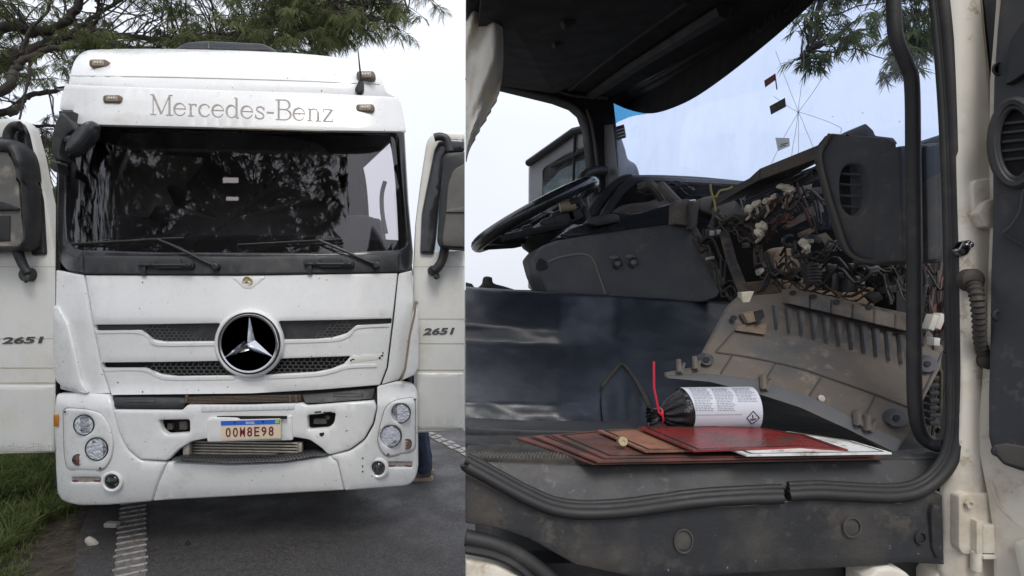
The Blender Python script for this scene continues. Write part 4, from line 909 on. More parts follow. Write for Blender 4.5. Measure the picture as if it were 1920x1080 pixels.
# a tree of the same row stands behind the photographer; the dark windscreen mirrors it
tb3 = Vector((-7.2, -3.0, 0)); f3 = Vector((-6.4, -2.6, 3.6))
limbs3 = [([f3, (-5.2, -1.8, 4.8), (-3.9, -1.5, 5.6), (-2.4, -1.2, 6.1)], .12, .03), ([f3, (-5.6, -3.2, 5.2), (-4.4, -3.8, 6.8), (-2.8, -3.6, 7.6)], .11, .03), ([f3, (-6, -1.2, 5), (-5.0, .2, 5.9), (-3.8, .6, 6.4)], .1, .03), ([(-5.2, -1.8, 4.8), (-4.6, -2.4, 6.2), (-3.6, -2.8, 7.4)], .06, .02), ([f3, (-5.4, -2.6, 4.1), (-4.3, -2.2, 4.2), (-3.4, -2.0, 4.3)], .07, .02)]
tw3 = []
while len(tw3) < 1050:
    x, y, z = rnd.uniform(-8.6, -.7), rnd.uniform(-4.4, .4), rnd.uniform(4.4, 9.4)
    if ((x + 4.6) / 3.9) ** 2 + ((y + 2.0) / 2.3) ** 2 + ((z - 6.9) / 2.4) ** 2 > 1 or noise.noise(Vector((x, y, z)) * .9) < -.2: continue
    an = rnd.uniform(0, 6.28); tw3.append(((x, y, z), (math.cos(an), math.sin(an), -.2), 9, rnd.uniform(.2, .5)))
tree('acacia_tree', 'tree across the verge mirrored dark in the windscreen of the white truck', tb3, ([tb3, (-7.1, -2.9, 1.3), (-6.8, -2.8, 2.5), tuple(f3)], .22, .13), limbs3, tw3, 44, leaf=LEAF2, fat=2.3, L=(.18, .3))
tb4 = Vector((-11.2, 1.0, 0)); f4 = Vector((-10.8, 1.2, 3.2)); tw4 = []  # extra tree out of view, added so the glass corner mirrors dark foliage
limbs4 = [([f4, (-10, 1.6, 4.6), (-8.8, 2, 5.8), (-7.4, 2.2, 6.6)], .11, .03), ([f4, (-10.2, .4, 4.8), (-9.4, -.6, 6.2), (-8.6, -1.2, 7.2)], .11, .03), ([f4, (-10.4, 2.4, 4.2), (-9.4, 3.2, 4.6), (-8.2, 3.6, 4.9)], .09, .03)]
while len(tw4) < 300:
    x, y, z = rnd.uniform(-13, -6.4), rnd.uniform(-2, 4.4), rnd.uniform(2.4, 8.2)
    if ((x + 9.6) / 3.2) ** 2 + ((y - 1.2) / 3.2) ** 2 + ((z - 5.3) / 2.9) ** 2 > 1 or noise.noise(Vector((x, y, z)) * .9) < -.2: continue
    an = rnd.uniform(0, 6.28); tw4.append(((x, y, z), (math.cos(an), math.sin(an), -.2), 10, rnd.uniform(.2, .5)))
tree('acacia_tree', 'unseen tree added to darken the left corner of the white truck windscreen', tb4, ([tb4, (-11.1, 1.1, 1.3), (-11, 1.1, 2.3), tuple(f4)], .22, .13), limbs4, tw4, 55, leaf=LEAF2, fat=3.2, L=(.2, .32))

# ------------------------------------------------------------------ near truck cab (right), seen through its open passenger door
PLA = M('grey_trim', (.040, .043, .050), .55, var=.12, vscale=4, col2=(.10, .085, .066), mscale=5, lo=.52, hi=.85, bump=.06, bscale=500, dust=(34, .55, (.085, .080, .073)))
PLB = M('dark_trim', (.024, .025, .028), .6, var=.15, col2=(.09, .075, .058), mscale=6, lo=.55, hi=.85, bump=.08, bscale=500, dust=(38, .55, (.075, .066, .057)))
DUSTP = M('dusty_brown_trim', (.108, .089, .073), .8, var=.16, vscale=5, col2=(.066, .066, .068), mscale=4, lo=.48, hi=.62, bump=.2, bscale=180, specks=(.3, .27, .22), spscale=120, spth=.78, dust=(30, .54, (.165, .135, .108)))
HEADL = M('black_headliner', (.014, .0145, .017), .9, var=.2, bump=.1, bscale=400)
SILLP = M('scuffed_sill', (.034, .035, .037), .6, var=.12, vscale=6, col2=(.12, .105, .085), mscale=5, lo=.52, hi=.9, bump=.1, bscale=400, stretch=(1, 1, 2.5), dust=(45, .55, (.11, .103, .092)), specks=(.2, .18, .15), spscale=150, spth=.76)
STEPP = M('dirty_step_panel', (.022, .023, .026), .6, var=.2, col2=(.10, .085, .066), mscale=4, lo=.5, hi=.85, bump=.12, bscale=200, specks=(.16, .14, .11), spscale=90, spth=.74, dust=(22, .52, (.072, .063, .053)))
VINYL = M('black_vinyl', (.012, .015, .022), .40, var=.2, vscale=7, col2=(.019, .023, .031), mscale=7, lo=.5, hi=.75, bump=.10, bscale=55, rvar=.05, spec=.6, dust=(60, .56, (.03, .034, .042)))
CREAMP = M('cream_pillar_paint', (.70, .655, .565), .4, var=.05, coat=.35, col2=(.42, .35, .25), mscale=6, lo=.52, hi=.72, dust=(24, .56, (.33, .26, .18)), specks=(.1, .08, .06), spscale=70, spth=.76)
CLOTH = M('cream_cloth', (.76, .73, .64), .95, var=.05, bump=.2, bscale=500, col2=(.6, .55, .44), mscale=5)
RAIL = M('textured_rail', (.026, .026, .028), .55, var=.15, bump=.25, bscale=420, col2=(.1, .085, .065), mscale=9, lo=.58, hi=.85)
FLOOR = M('floor_mat', (.02, .02, .02), .85, var=.3, col2=(.075, .063, .05), mscale=9, lo=.48, hi=.7, bump=.6, bscale=60)
XS = .88
def dW(u, v=0): return min(3.12, XS * F / max(40, u - PX))   # the near cab's windscreen plane
cab = thing('truck_cab', 'open cab of a truck with stripped dashboard seen through its passenger doorway', 'truck cab', (.5, 2.0, 0))

# lower body, running gear and hidden skin (keeps the cab a closed, standing thing)
mb = MB(); mb.slab([(872.6, 874), (980, 925), (1050, 958), (1150, 962), (1300, 942), (1460, 934), (1600, 936), (1690, 938), (1745, 915), (1768, 930), (1772, 1060), (1700, 1056), (1640, 1062), (1400, 1076), (1220, 1090), (1080, 1060), (990, 1010), (930, 990), (872.6, 982)], lambda u, v: .985 - .00006 * (v - 880), t=.03, r=4, grid=26)
stepp = mb.build('step_panel', STEPP, cab)
mb = MB(); mb.ribbon(cr([(872.6, 889), (910, 908), (980, 943), (1050, 968), (1150, 970), (1300, 953), (1400, 948), (1460, 942), (1560, 936), (1690, 944)], 5), 1.8, lambda u, v: .985, off=-.006); mb.build('dust_line', M('dust_line', (.2, .16, .12), .9, var=.3, vscale=60), stepp)
for (u, v, a, b) in ((1282, 1015, 17, 22), (1598, 989, 16, 18), (1727, 1009, 9, 11)):
    mb = MB(); mb.slab(ell(u, v, a, b), .976, t=.01, r=3); mb.tube([P(q[0], q[1], .974) for q in ell(u, v, a, b)], .0016, n=5, closed=True); mb.build('panel_plug', STEPP if u > 1700 else M('plug_rim', (.07, .065, .058), .7, var=.3, vscale=40), stepp)
mb = MB(); mb.slab(fil([(1752, 945), (1766, 950), (1768, 1040), (1756, 1050), (1748, 1030), (1746, 960)], 5), .972, t=.02, r=4); mb.build('panel_rib', STEPP, stepp)
mb = MB(); mb.tube([P(*q) for q in cr([(872.8, 1008, .985), (930, 1022, .985), (985, 1050, .985), (1040, 1096, .985), (1070, 1150, .985)], 5)], .014, n=10); mb.tube([P(*q) for q in cr([(872.8, 1030, .975), (930, 1042, .975), (975, 1066, .975), (1020, 1110, .975)], 5)], .008, n=8); mb.pieces('arch_seal', RUBBER, cab)
mb = MB(); mb.slab([(872.6, 1052), (930, 1062), (975, 1084), (1010, 1130), (1010, 1300), (872.6, 1300)], .972, t=.06, r=5); mb.build('wheel_arch_panel', CREAMP, cab)
mb = MB(); mb.slab(fil([(1625, 1086), (1645, 1068), (1672, 1064), (1700, 1074), (1716, 1090), (1716, 1300), (1625, 1300)], 4), .97, t=.05, r=4); mb.slab([(1752, 1085), (1768, 1062), (1775, 1040), (1880, 1040), (1880, 1300), (1752, 1300)], .99, t=.04, r=3); mb.pieces('front_step_panel', CREAMP, cab)
mb = MB(); mb.slab([(872.6, 1060), (1800, 1040), (1800, 1500), (872.6, 1500)], 1.03, t=.05, r=0); mb.box((.45, 2.0, .75), (.8, 1.9, .8)); mb.build('underbody', BLACK, cab)
for y in (1.15, 2.95):
    mb = MB(); c = Vector((.56, y, .5)); mb.lathe(c, (0, -1, 0), [(.3, -.14), (.46, -.14), (.5, -.09), (.5, .09), (.46, .14), (.3, .14)], 36); w = mb.build('wheel', RUBBER, cab)
    mb = MB(); mb.lathe(c, (0, -1, 0), [(.3, .12), (.26, .05), (.13, .04), (.11, .11), (0, .11)], 24); mb.build('rim', GREYM, w)
mb = MB()
mb.add([(.003, .99, 2.98), (.95, .99, 2.95), (.95, 3.2, 2.95), (.003, 3.2, 2.98), (.003, .99, 2.94), (.95, .99, 2.9), (.95, 3.2, 2.9), (.003, 3.2, 2.94)], [(0, 1, 2, 3), (4, 7, 6, 5), (0, 4, 5, 1), (1, 5, 6, 2), (2, 6, 7, 3), (3, 7, 4, 0)])
mb.add([(.003, .99, 2.98), (.95, .99, 2.95), (.95, .99, 2.45), (.003, .99, 2.45), (.003, 1.03, 2.98), (.95, 1.03, 2.95), (.95, 1.03, 2.45), (.003, 1.03, 2.45)], [(0, 3, 2, 1), (4, 5, 6, 7), (2, 3, 7, 6)])
mb.build('roof_panel', CREAMP, cab)

# sill, floor and door seal
mb = MB(); mb.slab([(872.6, 852), (900, 866), (980, 868), (1110, 874), (1300, 870), (1500, 866), (1700, 858), (1780, 852), (1785, 880), (1745, 915), (1690, 930), (1600, 928), (1460, 930), (1300, 940), (1150, 958), (1050, 955), (980, 928), (910, 890), (872.6, 868)], lambda u, v: 1.035 - .0006 * (v - 855), t=.04, r=3, grid=24); sill = mb.build('door_sill', SILLP, cab)
fz = 1.47
def flo(u, v):
    return G(u, v, fz)
mb = MB(); mb.box((.475, 1.84, fz - .02), (.944, 1.62, .04)); mb.build('cab_floor', FLOOR, cab)
mb = MB()
for i in range(36):
    for j in range(3):
        x = .012 + i * .0065 + (j % 2) * .003
        if x > .2: continue
        mb.lathe((x, 1.038 + j * .010, fz), (0, 0, 1), [(.0028, 0), (.0022, .003), (0, .0032)], 7)
mb.build('mat_stud', M('worn_knobs', (.09, .08, .07), .6, var=.3, vscale=60), cab)
mb = MB(); mb.slab([(872.6, 800), (1000, 806), (1200, 808), (1200, 822), (980, 828), (872.6, 826)], lambda u, v: 1.2, t=.08, r=4); mb.slab([(872.6, 829), (930, 832), (975, 836), (960, 842), (872.6, 838)], 1.12, t=.05, r=3); mb.pieces('mat_edge', BLACK, cab)
seal0 = [(1748, -60), (1757, 0), (1768, 110), (1776, 230), (1783, 400), (1787, 600), (1790, 760), (1783, 836), (1762, 880), (1725, 910), (1680, 921), (1600, 919), (1540, 916), (1478, 918)]
seal1 = [(1466, 923), (1400, 925), (1300, 932), (1150, 951), (1050, 948), (980, 920), (910, 882), (873, 862)]
for sl_ in (seal0, seal1):
    mb = MB()
    for k, (o, r, dd) in enumerate(((-9, .0055, .984), (0, .008, .982), (11, .0095, .976))):
        q = []; c = cr(sl_, 6)
        for i in range(len(c)):
            a = Vector(c[max(0, i - 1)]); b = Vector(c[min(len(c) - 1, i + 1)]); e = (b - a).normalized(); nn = Vector((e.y, -e.x)) * -1
            p = Vector(c[i]) - Vector((-e.y, e.x)) * o * (1 if True else 0)
            wob = .9 * noise.noise(Vector((c[i][0] * .03, c[i][1] * .03, k)))
            if p.x < 873: p.x = 873
            q.append(P(p.x, p.y + wob, dd))
        mb.tube(q, r, n=10)
    mb.build('door_seal', RUBBER, cab)

# A pillar (near side)
mb = MB()
mb.slab(cr([(1762, -80), (1770, 0), (1778, 110), (1785, 230), (1794, 400), (1800, 600), (1803, 720), (1798, 820), (1782, 890), (1768, 925), (1770, 1000), (1772, 1090), (1880, 1100), (1868, 1000), (1868, 700), (1870, 560), (1866, 300), (1858, 150), (1842, 0), (1836, -80)], 4, True), lambda u, v: .985 - .022 * math.cos((u - 1812 - .06 * min(v, 500) * .4) / 38), t=.004, r=4, grid=9)
pil = mb.build('door_pillar', CREAMP, cab)
mb = MB(); mb.slab([(1775, -80), (1796, 230), (1806, 600), (1806, 800), (1790, 880), (1778, 930), (1860, 930), (1850, 230), (1830, -80)], 1.01, t=.03, r=2); mb.build('pillar_jamb', RUBBER, cab)
mb = MB(); mb.ribbon(cr([(1836, -60), (1846, 60), (1857, 170), (1862, 300), (1866, 420)], 6), 2.2, lambda u, v: .985 - .022 * math.cos((u - 1812 - .06 * min(v, 500) * .4) / 38), off=-.002); mb.build('pillar_crease', M('crease_dirt', (.33, .28, .2), .8, var=.2), pil)
mb = MB(); mb.slab(fil([(1824, 345), (1830, 337), (1875, 330), (1875, 430), (1846, 428), (1826, 405)], 5), .955, t=.03, r=4); mb.slab(fil([(1833, 400), (1845, 380), (1862, 372), (1880, 372), (1880, 426), (1848, 426)], 6), .945, t=.03, r=3); h_ = mb.pieces('hinge_cover', CREAMP, cab)
mb = MB(); mb.slab(fil([(1795, 470), (1806, 452), (1820, 449), (1826, 458), (1815, 478), (1802, 482)], 5), .958, t=.01, r=2); sp_ = mb.build('striker_plate', DCHROME, cab)
mb = MB(); mb.lathe(P(1817, 459, .957), (0, -1, 0), [(.006, 0), (.005, .004), (.003, .004), (.002, .001), (0, .001)], 12); mb.build('bolt', CHROME, sp_)
mb = MB(); mb.lathe(P(1803, 472, .957), (0, -1, 0), [(.005, 0), (.004, .003), (0, .003)], 12); mb.build('bolt', VOID, sp_)
mb = MB(); mb.lathe(P(1823, 525, .955), (0, -1, 0), [(.0185, -.01), (.0185, .003), (.014, .007), (.009, .009), (0, .009)], 24)
cp = [Vector(P(*q)) for q in cr([(1826, 530, .94), (1832, 560, .925), (1836, 600, .93), (1838, 640, .945), (1846, 668, .96)], 12)]
mb.tube(cp, [.0098 + .0016 * math.sin(k * 2.1) - .00004 * k for k in range(len(cp))], n=12); mb.lathe(P(1852, 676, .955), (-.3, -1, 0), [(.014, -.01), (.014, .004), (.008, .008), (0, .008)], 18); mb.build('cable_conduit', M('conduit_rubber', (.05, .042, .036), .7, var=.2), cab)
mb = MB(); mb.slab(fil([(1798, 930), (1806, 925), (1876, 925), (1876, 1042), (1806, 1040), (1798, 1028)], 5), .958, t=.02, r=3); hg = mb.build('door_hinge', CREAMP, cab)
mb = MB(); mb.lathe(P(1817, 945, .955), (0, -1, 0), [(.008, 0), (.007, .004), (.004, .004), (.003, .001), (0, .001)], 6); mb.build('bolt', CREAMP, hg)
mb = MB(); mb.box(P(1822, 1000, .962), (.010, .03, .052)); mb.box(P(1843, 1004, .962), (.026, .03, .046)); mb.lathe(P(1830, 1050, .955), (0, 0, 1), [(.008, -.016), (.008, .014), (.004, .017), (.004, .05), (0, .05)], 12); mb.box(P(1848, 1040, .955), (.024, .02, .006)); mb.pieces('hinge_knuckle', CREAMP, hg)

# open passenger door, folded forward, its inner side towards us
def dD(u, v=0): return .955 - .0006 * (u - 1850)
DBK = (.92, .39, 0)
mb = MB(); mb.slab(fil([(1872, -80), (1872, 0), (1866, 80), (1860, 150), (1858, 300), (1860, 420), (1856, 520), (1855, 620), (1846, 700), (1840, 780), (1838, 840), (1846, 880), (1856, 930), (1866, 1000), (1868, 1100), (1990, 1200), (1990, -80)], 6), dD, t=.06, r=4, back=DBK, grid=18); door2 = mb.build('open_door', CREAMP, cab)
mb = MB(); mb.slab(fil([(1880, -80), (1880, 0), (1874, 60), (1868, 150), (1866, 260), (1866, 420), (1862, 520), (1861, 640), (1858, 740), (1858, 820), (1866, 850), (1885, 872), (1920, 884), (1990, 890), (1990, -80)], 6), dD, t=.02, r=4, back=DBK, off=-.018, grid=18); trim = mb.build('door_trim', PLA, door2)
mb = MB(); mb.slab(fil([(1990, 30), (1920, 40), (1896, 78), (1890, 140), (1886, 158), (1900, 152), (1920, 138), (1990, 120)], 4), dD, t=.02, r=3, back=DBK, off=-.030); mb.build('armrest', PLB, trim)
mb = MB(); mb.slab(fil([(1990, 346), (1920, 360), (1908, 400), (1890, 425), (1884, 440), (1925, 462), (1990, 480)], 5), dD, t=.02, r=3, back=DBK, off=-.026); mb.build('fabric_insert', M('speaker_cloth', (.035, .036, .04), .9, bump=.5, bscale=700), trim)
mb = MB(); mb.ribbon(cr([(1990, 340), (1925, 350), (1912, 395), (1893, 425), (1880, 436)], 5), 3, dD, off=-.030); mb.ribbon([(1884, 440), (1925, 464), (1990, 486)], 4, dD, off=-.030); mb.build('trim_edge', PLA, trim)
mb = MB(); cc = P(1905, 268, dD(1905) - .03); 
for rx, ry, r in ((45, 78, .008), (38, 68, .005)): mb.tube([P(q[0], q[1], dD(q[0]) - .028) for q in ell(1905, 268, rx * .95, ry)], r, n=8, closed=True)
vb = mb.build('vent_ring', BLACK, trim)
mb = MB(); mb.slab(ell(1905, 268, 38, 68), dD, t=.01, r=0, back=DBK, off=-.0205); mb.build('vent_void', VOID, vb)
mb = MB()
for k in range(5): mb.ribbon([(1878, 232 + k * 17), (1935, 226 + k * 17)], 4.5, dD, off=-.026, t=.004)
mb.build('vent_slat', BLACK, vb)
mb = MB()
for v in (590, 845): mb.lathe(P(1868, v, dD(1868) - .018), (0, -1, 0), [(.009, 0), (.009, .003), (.005, .004), (.004, .001), (0, .001)], 14)
mb.lathe(P(1872, 130, dD(1872) - .018), (0, -1, 0), [(.011, 0), (.010, .003), (.006, .0), (0, .0)], 14); mb.pieces('trim_screw', PLB, trim)
mb = MB(); mb.slab(fil([(1862, 836), (1885, 832), (1920, 838), (1990, 850), (1990, 886), (1920, 878), (1885, 868), (1868, 850)], 5), dD, t=.02, r=2, back=DBK, off=-.022); mb.build('door_pocket', M('pocket_dust', (.09, .08, .072), .7, var=.2), trim)
mb = MB(); mb.ribbon(cr([(1856, 900), (1872, 945), (1900, 975), (1940, 1000)], 5), 5, dD, off=-.004); mb.slab(fil([(1905, 1020), (1930, 1012), (1990, 1010), (1990, 1100), (1920, 1090)], 5), dD, t=.02, r=5, back=DBK, off=-.014); mb.build('door_pressing', CREAMP, door2)
mb = MB(); mb.slab([(1838, -80), (1845, 0), (1857, 110), (1861, 170), (1866, 110), (1874, 0), (1876, -80)], 1.0, t=.02, r=0); mb.build('door_gap_shade', VOID, cab)  # black sheet standing in for the shade between pillar and door

# roof lining and windscreen header
ha, hb, hc = P(873, 140, 3.05), P(1145, 182, 3.05), P(1500, 0, 1.54)
hd = Vector((.86, 1.03, 2.44)); he = Vector((.003, 1.03, 2.49))
mb = MB()
def hl(a, b):
    f = ha.lerp(hb, a); n_ = he.lerp(hd, a)
    p = f.lerp(n_, b)
    if a > .999: p = hb.lerp(hc, min(1, b / .75)) if b < .75 else hc.lerp(hd, (b - .75) / .25)
    return p + Vector((0, 0, .05 * math.sin(a * 3.14) * math.sin(b * 3.14)))
mb.grid(hl, 14, 16); top = [Vector(v) + Vector((0, 0, .03)) for v in mb.v]; mb.add(top, [tuple(reversed(f)) for f in mb.f]); hlo = mb.build('roof_lining', HEADL, cab, smooth=60)
mb = MB(); mb.slab([(1136, 172), (1146, 190), (1172, 188), (1240, 156), (1340, 92), (1440, 20), (1500, -30), (1580, -90), (1400, -90), (1290, 30), (1190, 120)], lambda u, v: dW(u) - .035, t=.03, r=1); mb.build('windscreen_header', PLB, cab)
def hp_(a, b, dz=0.0): q = hl(a, b); return q + Vector((0, 0, -.008 + dz))
mb = MB(); mb.tube([hp_(.70, .03), hp_(.72, .2), hp_(.74, .45), hp_(.75, .7)], .012, n=8); mb.tube([hp_(.86, .02), hp_(.87, .3), hp_(.88, .7)], .03, n=8); mb.pieces('lining_ridge', PLB, hlo)
mb = MB()
mb.add([tuple(hp_(a, b, dz)) for (a, b) in ((.05, .02), (.6, .02), (.66, .1), (.7, .8), (.05, .8)) for dz in (-.03, -.0)], [(0, 2, 4, 6, 8), (1, 9, 7, 5, 3), (0, 1, 3, 2), (2, 3, 5, 4), (4, 5, 7, 6), (6, 7, 9, 8), (8, 9, 1, 0)]); cons = mb.build('overhead_console', HEADL, hlo, smooth=0)
mb = MB()
def dcl(v): return .55 / ((540 - v) / 1100 - .17) - .07
for (u, v, w, h, an) in ((1040, 62, 20, 40, 30), (1060, 22, 26, 46, 30), (1046, 70, 34, 12, 28), (1030, 92, 16, 8, 25)):
    q = [(u + x * math.cos(R(an)) - y * math.sin(R(an)) * -1, v - x * math.sin(R(an)) * .6 + y) for x, y in ((-w / 2, -h / 2), (w / 2, -h / 2), (w / 2, h / 2), (-w / 2, h / 2))]
    dd_ = dcl(v); mb.slab(fil(q, 4), dd_, t=.03, r=3)
mb.pieces('console_switch', PLB, cons)
mb = MB()
for (u, v) in ((1053, 68), (1043, 76), (1031, 98), (1028, 42)): mb.lump(P(u, v, dcl(v) - .02), (.014, .006, .008), u, jag=.1)
mb.pieces('console_lamp', DCHROME, cons)
def dB(u, v): return dW(u) - .02
mb = MB(); mb.slab(cr([(1146, 186), (1160, 196), (1190, 207), (1225, 211), (1265, 200), (1310, 178), (1370, 136), (1440, 80), (1500, 28), (1535, -6), (1600, -70), (1500, -70), (1440, 10), (1340, 80), (1240, 140), (1170, 178)], 4, True), dB, t=.012, r=1, grid=16)
band = mb.build('windscreen_top_band', HEADL, cab)
mb = MB(); mb.tube([P(u, v, dW(u) - .05) for u, v in cr([(1148, 183), (1170, 178), (1240, 142), (1340, 78), (1440, 6), (1500, -44)], 6)], .011, n=8); mb.build('header_trim', PLB, cab)
text('ACTROS', 1405, 76, 26, 100, dB, M('band_lettering', (.035, .036, .04), .7), 'band_lettering', band, slope=-.78, off=-.004, mirror=True)
# far side: door frame, A pillar, opening
mb = MB(); fr = lambda u, v: 3.08
mb.slab([(873, 118), (960, 136), (1150, 178), (1156, 230), (1162, 330), (1166, 430), (1118, 430), (1108, 330), (1099, 240), (1088, 210), (1072, 196), (1040, 184), (942, 160), (873, 148)], fr, t=.09, r=4, grid=16)
af = mb.build('far_pillar', PLB, cab)
mb = MB(); mb.tube([P(u, v, 3.06) for u, v in cr([(873, 146), (945, 160), (1040, 182), (1072, 194), (1092, 210), (1104, 240), (1112, 330), (1122, 430)], 5)], .012, n=8); mb.build('far_door_seal', RUBBER, af)
mb = MB(); mb.tube([P(u, v, 3.05) for u, v in cr([(1100, 205), (1110, 240), (1118, 300), (1130, 420)], 5)], .009, n=8); mb.tube([P(u, v, 3.05) for u, v in cr([(945, 150), (1040, 170), (1080, 180), (1140, 184)], 5)], .008, n=8); mb.pieces('pillar_trim', M('worn_edge', (.13, .115, .105), .5, var=.2), af)
mb = MB(); mb.tube([P(*q) for q in cr([(1136, 320, 3.0), (1112, 321, 2.98), (1096, 328, 2.96), (1090, 342, 2.96), (1089, 352, 2.96)], 6)], .026, n=10); mb.build('far_grab_handle', BLACK, cab)
mb = MB(); mb.slab([(873, 540), (1030, 545), (1170, 430), (1330, 430), (1330, 900), (873, 900)], 3.08, t=.08, r=0); mb.build('far_side_panel', PLB, cab)

# windscreen glass, cracks and stickers
CLEAR = glass('clear_windscreen', (.83, .88, .97), refl=.02, dirt=.05, graze=.03)
mb = MB(); mb.slab([(1146, 180), (1150, 205), (1160, 300), (1168, 345), (1300, 420), (1420, 430), (1560, 430), (1770, 320), (1790, 320), (1790, -70), (1600, -70), (1440, 10), (1340, 78), (1240, 140)], lambda u, v: dW(u) + .012, t=.006, r=0, grid=20); wg = mb.build('windscreen', CLEAR, cab)
TINT = glass('blue_shade_band', (.36, .66, .80), refl=.03, graze=.2)
mb = MB(); mb.slab(cr([(1146, 188), (1158, 192), (1190, 205), (1215, 212), (1185, 218), (1160, 228), (1149, 232)], 4, True), lambda u, v: dW(u) - .004, t=.002, r=0); mb.build('shade_band', TINT, wg)
CRK = M('crack_line', (.30, .33, .38), .4)
mb = MB(); oc = (1497, 210)
for pts in ([(1455, 95), (1470, 140)], [(1500, 60), (1508, 120), (1500, 180)], [(1546, 140), (1525, 172)], [(1450, 180), (1478, 200)], [(1470, 258), (1440, 320), (1430, 340)], [(1490, 255), (1478, 330)], [(1497, 260), (1497, 320)], [(1510, 240), (1530, 290)], [(1530, 220), (1574, 238), (1575, 250)]):
    q = cr([oc] + pts[::1] if (Vector(pts[0]) - Vector(oc)).length < (Vector(pts[-1]) - Vector(oc)).length else [oc] + pts[::-1], 4)
    mb.tube([P(u + random.uniform(-.6, .6), v, dW(u) + .006) for u, v in q], .00055, n=4)
mb.lump(P(1497, 210, dW(1497) + .006), (.003, .002, .003), 3, jag=.4)
for k in range(26):
    u, v = random.uniform(1330, 1740), random.uniform(150, 320)
    if v < 420 - (u - 1200) * .6: continue
    if u < 1520 or v < 240: mb.lump(P(u, v, dW(u) + .006), (.0016, .001, .0012), k, sub=1)
mb.build('glass_crack', CRK, wg)
SCR = M('glass_smear', (.75, .78, .82), .7)
mb = MB()
for (a, b, c, d_) in ((1270, 255, 1274, 275), (1282, 262, 1286, 284), (1290, 268, 1291, 276), (1505, 232, 1512, 240), (1512, 262, 1522, 266), (1440, 262, 1450, 268), (1345, 178, 1362, 196), (1357, 240, 1385, 218)): mb.ribbon([(a, b), (lerp(a, c, .5) + 1, lerp(b, d_, .5)), (c, d_)], [.8, 2.2, .6], lambda u, v: dW(u) + .004, off=0, t=.0004)
pass
for nm, q, col in (('red_sticker', [(1433, 151), (1453, 138), (1454, 150), (1435, 164)], (.3, .045, .03)), ('black_sticker', [(1443, 199), (1472, 183), (1474, 200), (1446, 215)], (.02, .022, .024)), ('white_sticker', [(1454, 258), (1480, 259), (1481, 274), (1459, 283)], (.82, .84, .82)), ('barred_sticker', [(1153, 238), (1170, 233), (1174, 258), (1157, 263)], (.03, .03, .03))):
    mb = MB(); mb.slab(q, lambda u, v: dW(u) - .003, t=.001, r=0); s_ = mb.build('sticker', leafmat(nm, (.95, .95, .93), (.9, .9, .88)) if nm[0] == 'w' else M(nm, col, .5, var=.1, vscale=60), wg, label=nm.replace('_', ' ') + ' on the glass')
    mb = MB()
    if nm[0] == 'w':
        for a, b, c in ((1462, 1474, 272), (1464, 1478, 268)): mb.ribbon([(a, c + 3), (b, c)], 1.4, lambda u, v: dW(u) - .0035, off=-.001, t=.0004)
        mb.build('sticker_print', VOID, s_)
    if nm[:2] == 'ba':
        for k in (0, 6, 12): mb.ribbon([(1156 + k * .2, 245 + k), (1172 + k * .2, 240 + k)], 2, lambda u, v: dW(u) - .0035, off=-.001, t=.0004)
        mb.build('sticker_print', ALU, s_)
    if nm[:2] == 'bl':
        for a in (1450, 1458, 1464): mb.ribbon([(a, 205 - (a - 1446) * .5), (a + 4, 201 - (a - 1446) * .5)], 6, lambda u, v: dW(u) - .0035, off=-.001, t=.0004)
        mb.build('sticker_print', M('sticker_olive', (.09, .09, .06), .6), s_)
mb = MB(); mb.ribbon([(1453, 138), (1457, 168)], 2, lambda u, v: dW(u) - .003, off=0, t=.001); mb.build('sticker_strip', M('dark_red', (.12, .03, .03), .6), wg)
# outside: opened driver's door and the far mirror
def dO(u, v): return 3.22 + (1105 - u) * .005
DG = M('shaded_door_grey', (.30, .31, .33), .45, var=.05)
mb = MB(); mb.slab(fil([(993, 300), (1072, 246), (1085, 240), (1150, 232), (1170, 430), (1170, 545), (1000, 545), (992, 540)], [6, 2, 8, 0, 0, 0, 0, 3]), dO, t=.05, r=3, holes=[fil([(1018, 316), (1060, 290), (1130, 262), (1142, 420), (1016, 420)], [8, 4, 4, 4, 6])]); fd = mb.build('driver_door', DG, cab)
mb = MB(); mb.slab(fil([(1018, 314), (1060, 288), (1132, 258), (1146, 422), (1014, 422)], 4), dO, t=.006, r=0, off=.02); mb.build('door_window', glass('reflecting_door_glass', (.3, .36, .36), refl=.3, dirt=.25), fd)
mb = MB(); mb.tube([P(u, v, dO(u, v) - .02) for u, v in ((990, 306), (1076, 246), (1110, 238))], .022, n=8); mb.tube([P(u, v, dO(u, v) - .015) for u, v in ((1035, 312), (1076, 292), (1110, 272))], .012, n=6); mb.tube([P(u, v, dO(u, v) - .02) for u, v in ((1078, 252), (1075, 350))], .008, n=6); mb.pieces('window_frame', PLB, fd)
mb = MB(); mb.slab(fil([(1018, 316), (1060, 290), (1110, 268), (1112, 290), (1050, 318), (1040, 330), (1030, 340), (1020, 350)], 4), dO, t=.01, r=2, off=.03); mb.build('window_blind', PLB, fd)
mb = MB(); mb.slab(cr([(1152, 244), (1164, 250), (1174, 276), (1180, 296), (1194, 306), (1201, 324), (1200, 340), (1156, 350)], 4, True), 3.6, t=.18, r=9); mb.build('far_mirror', M('mirror_shell_grey', (.10, .105, .12), .5, var=.2), cab)
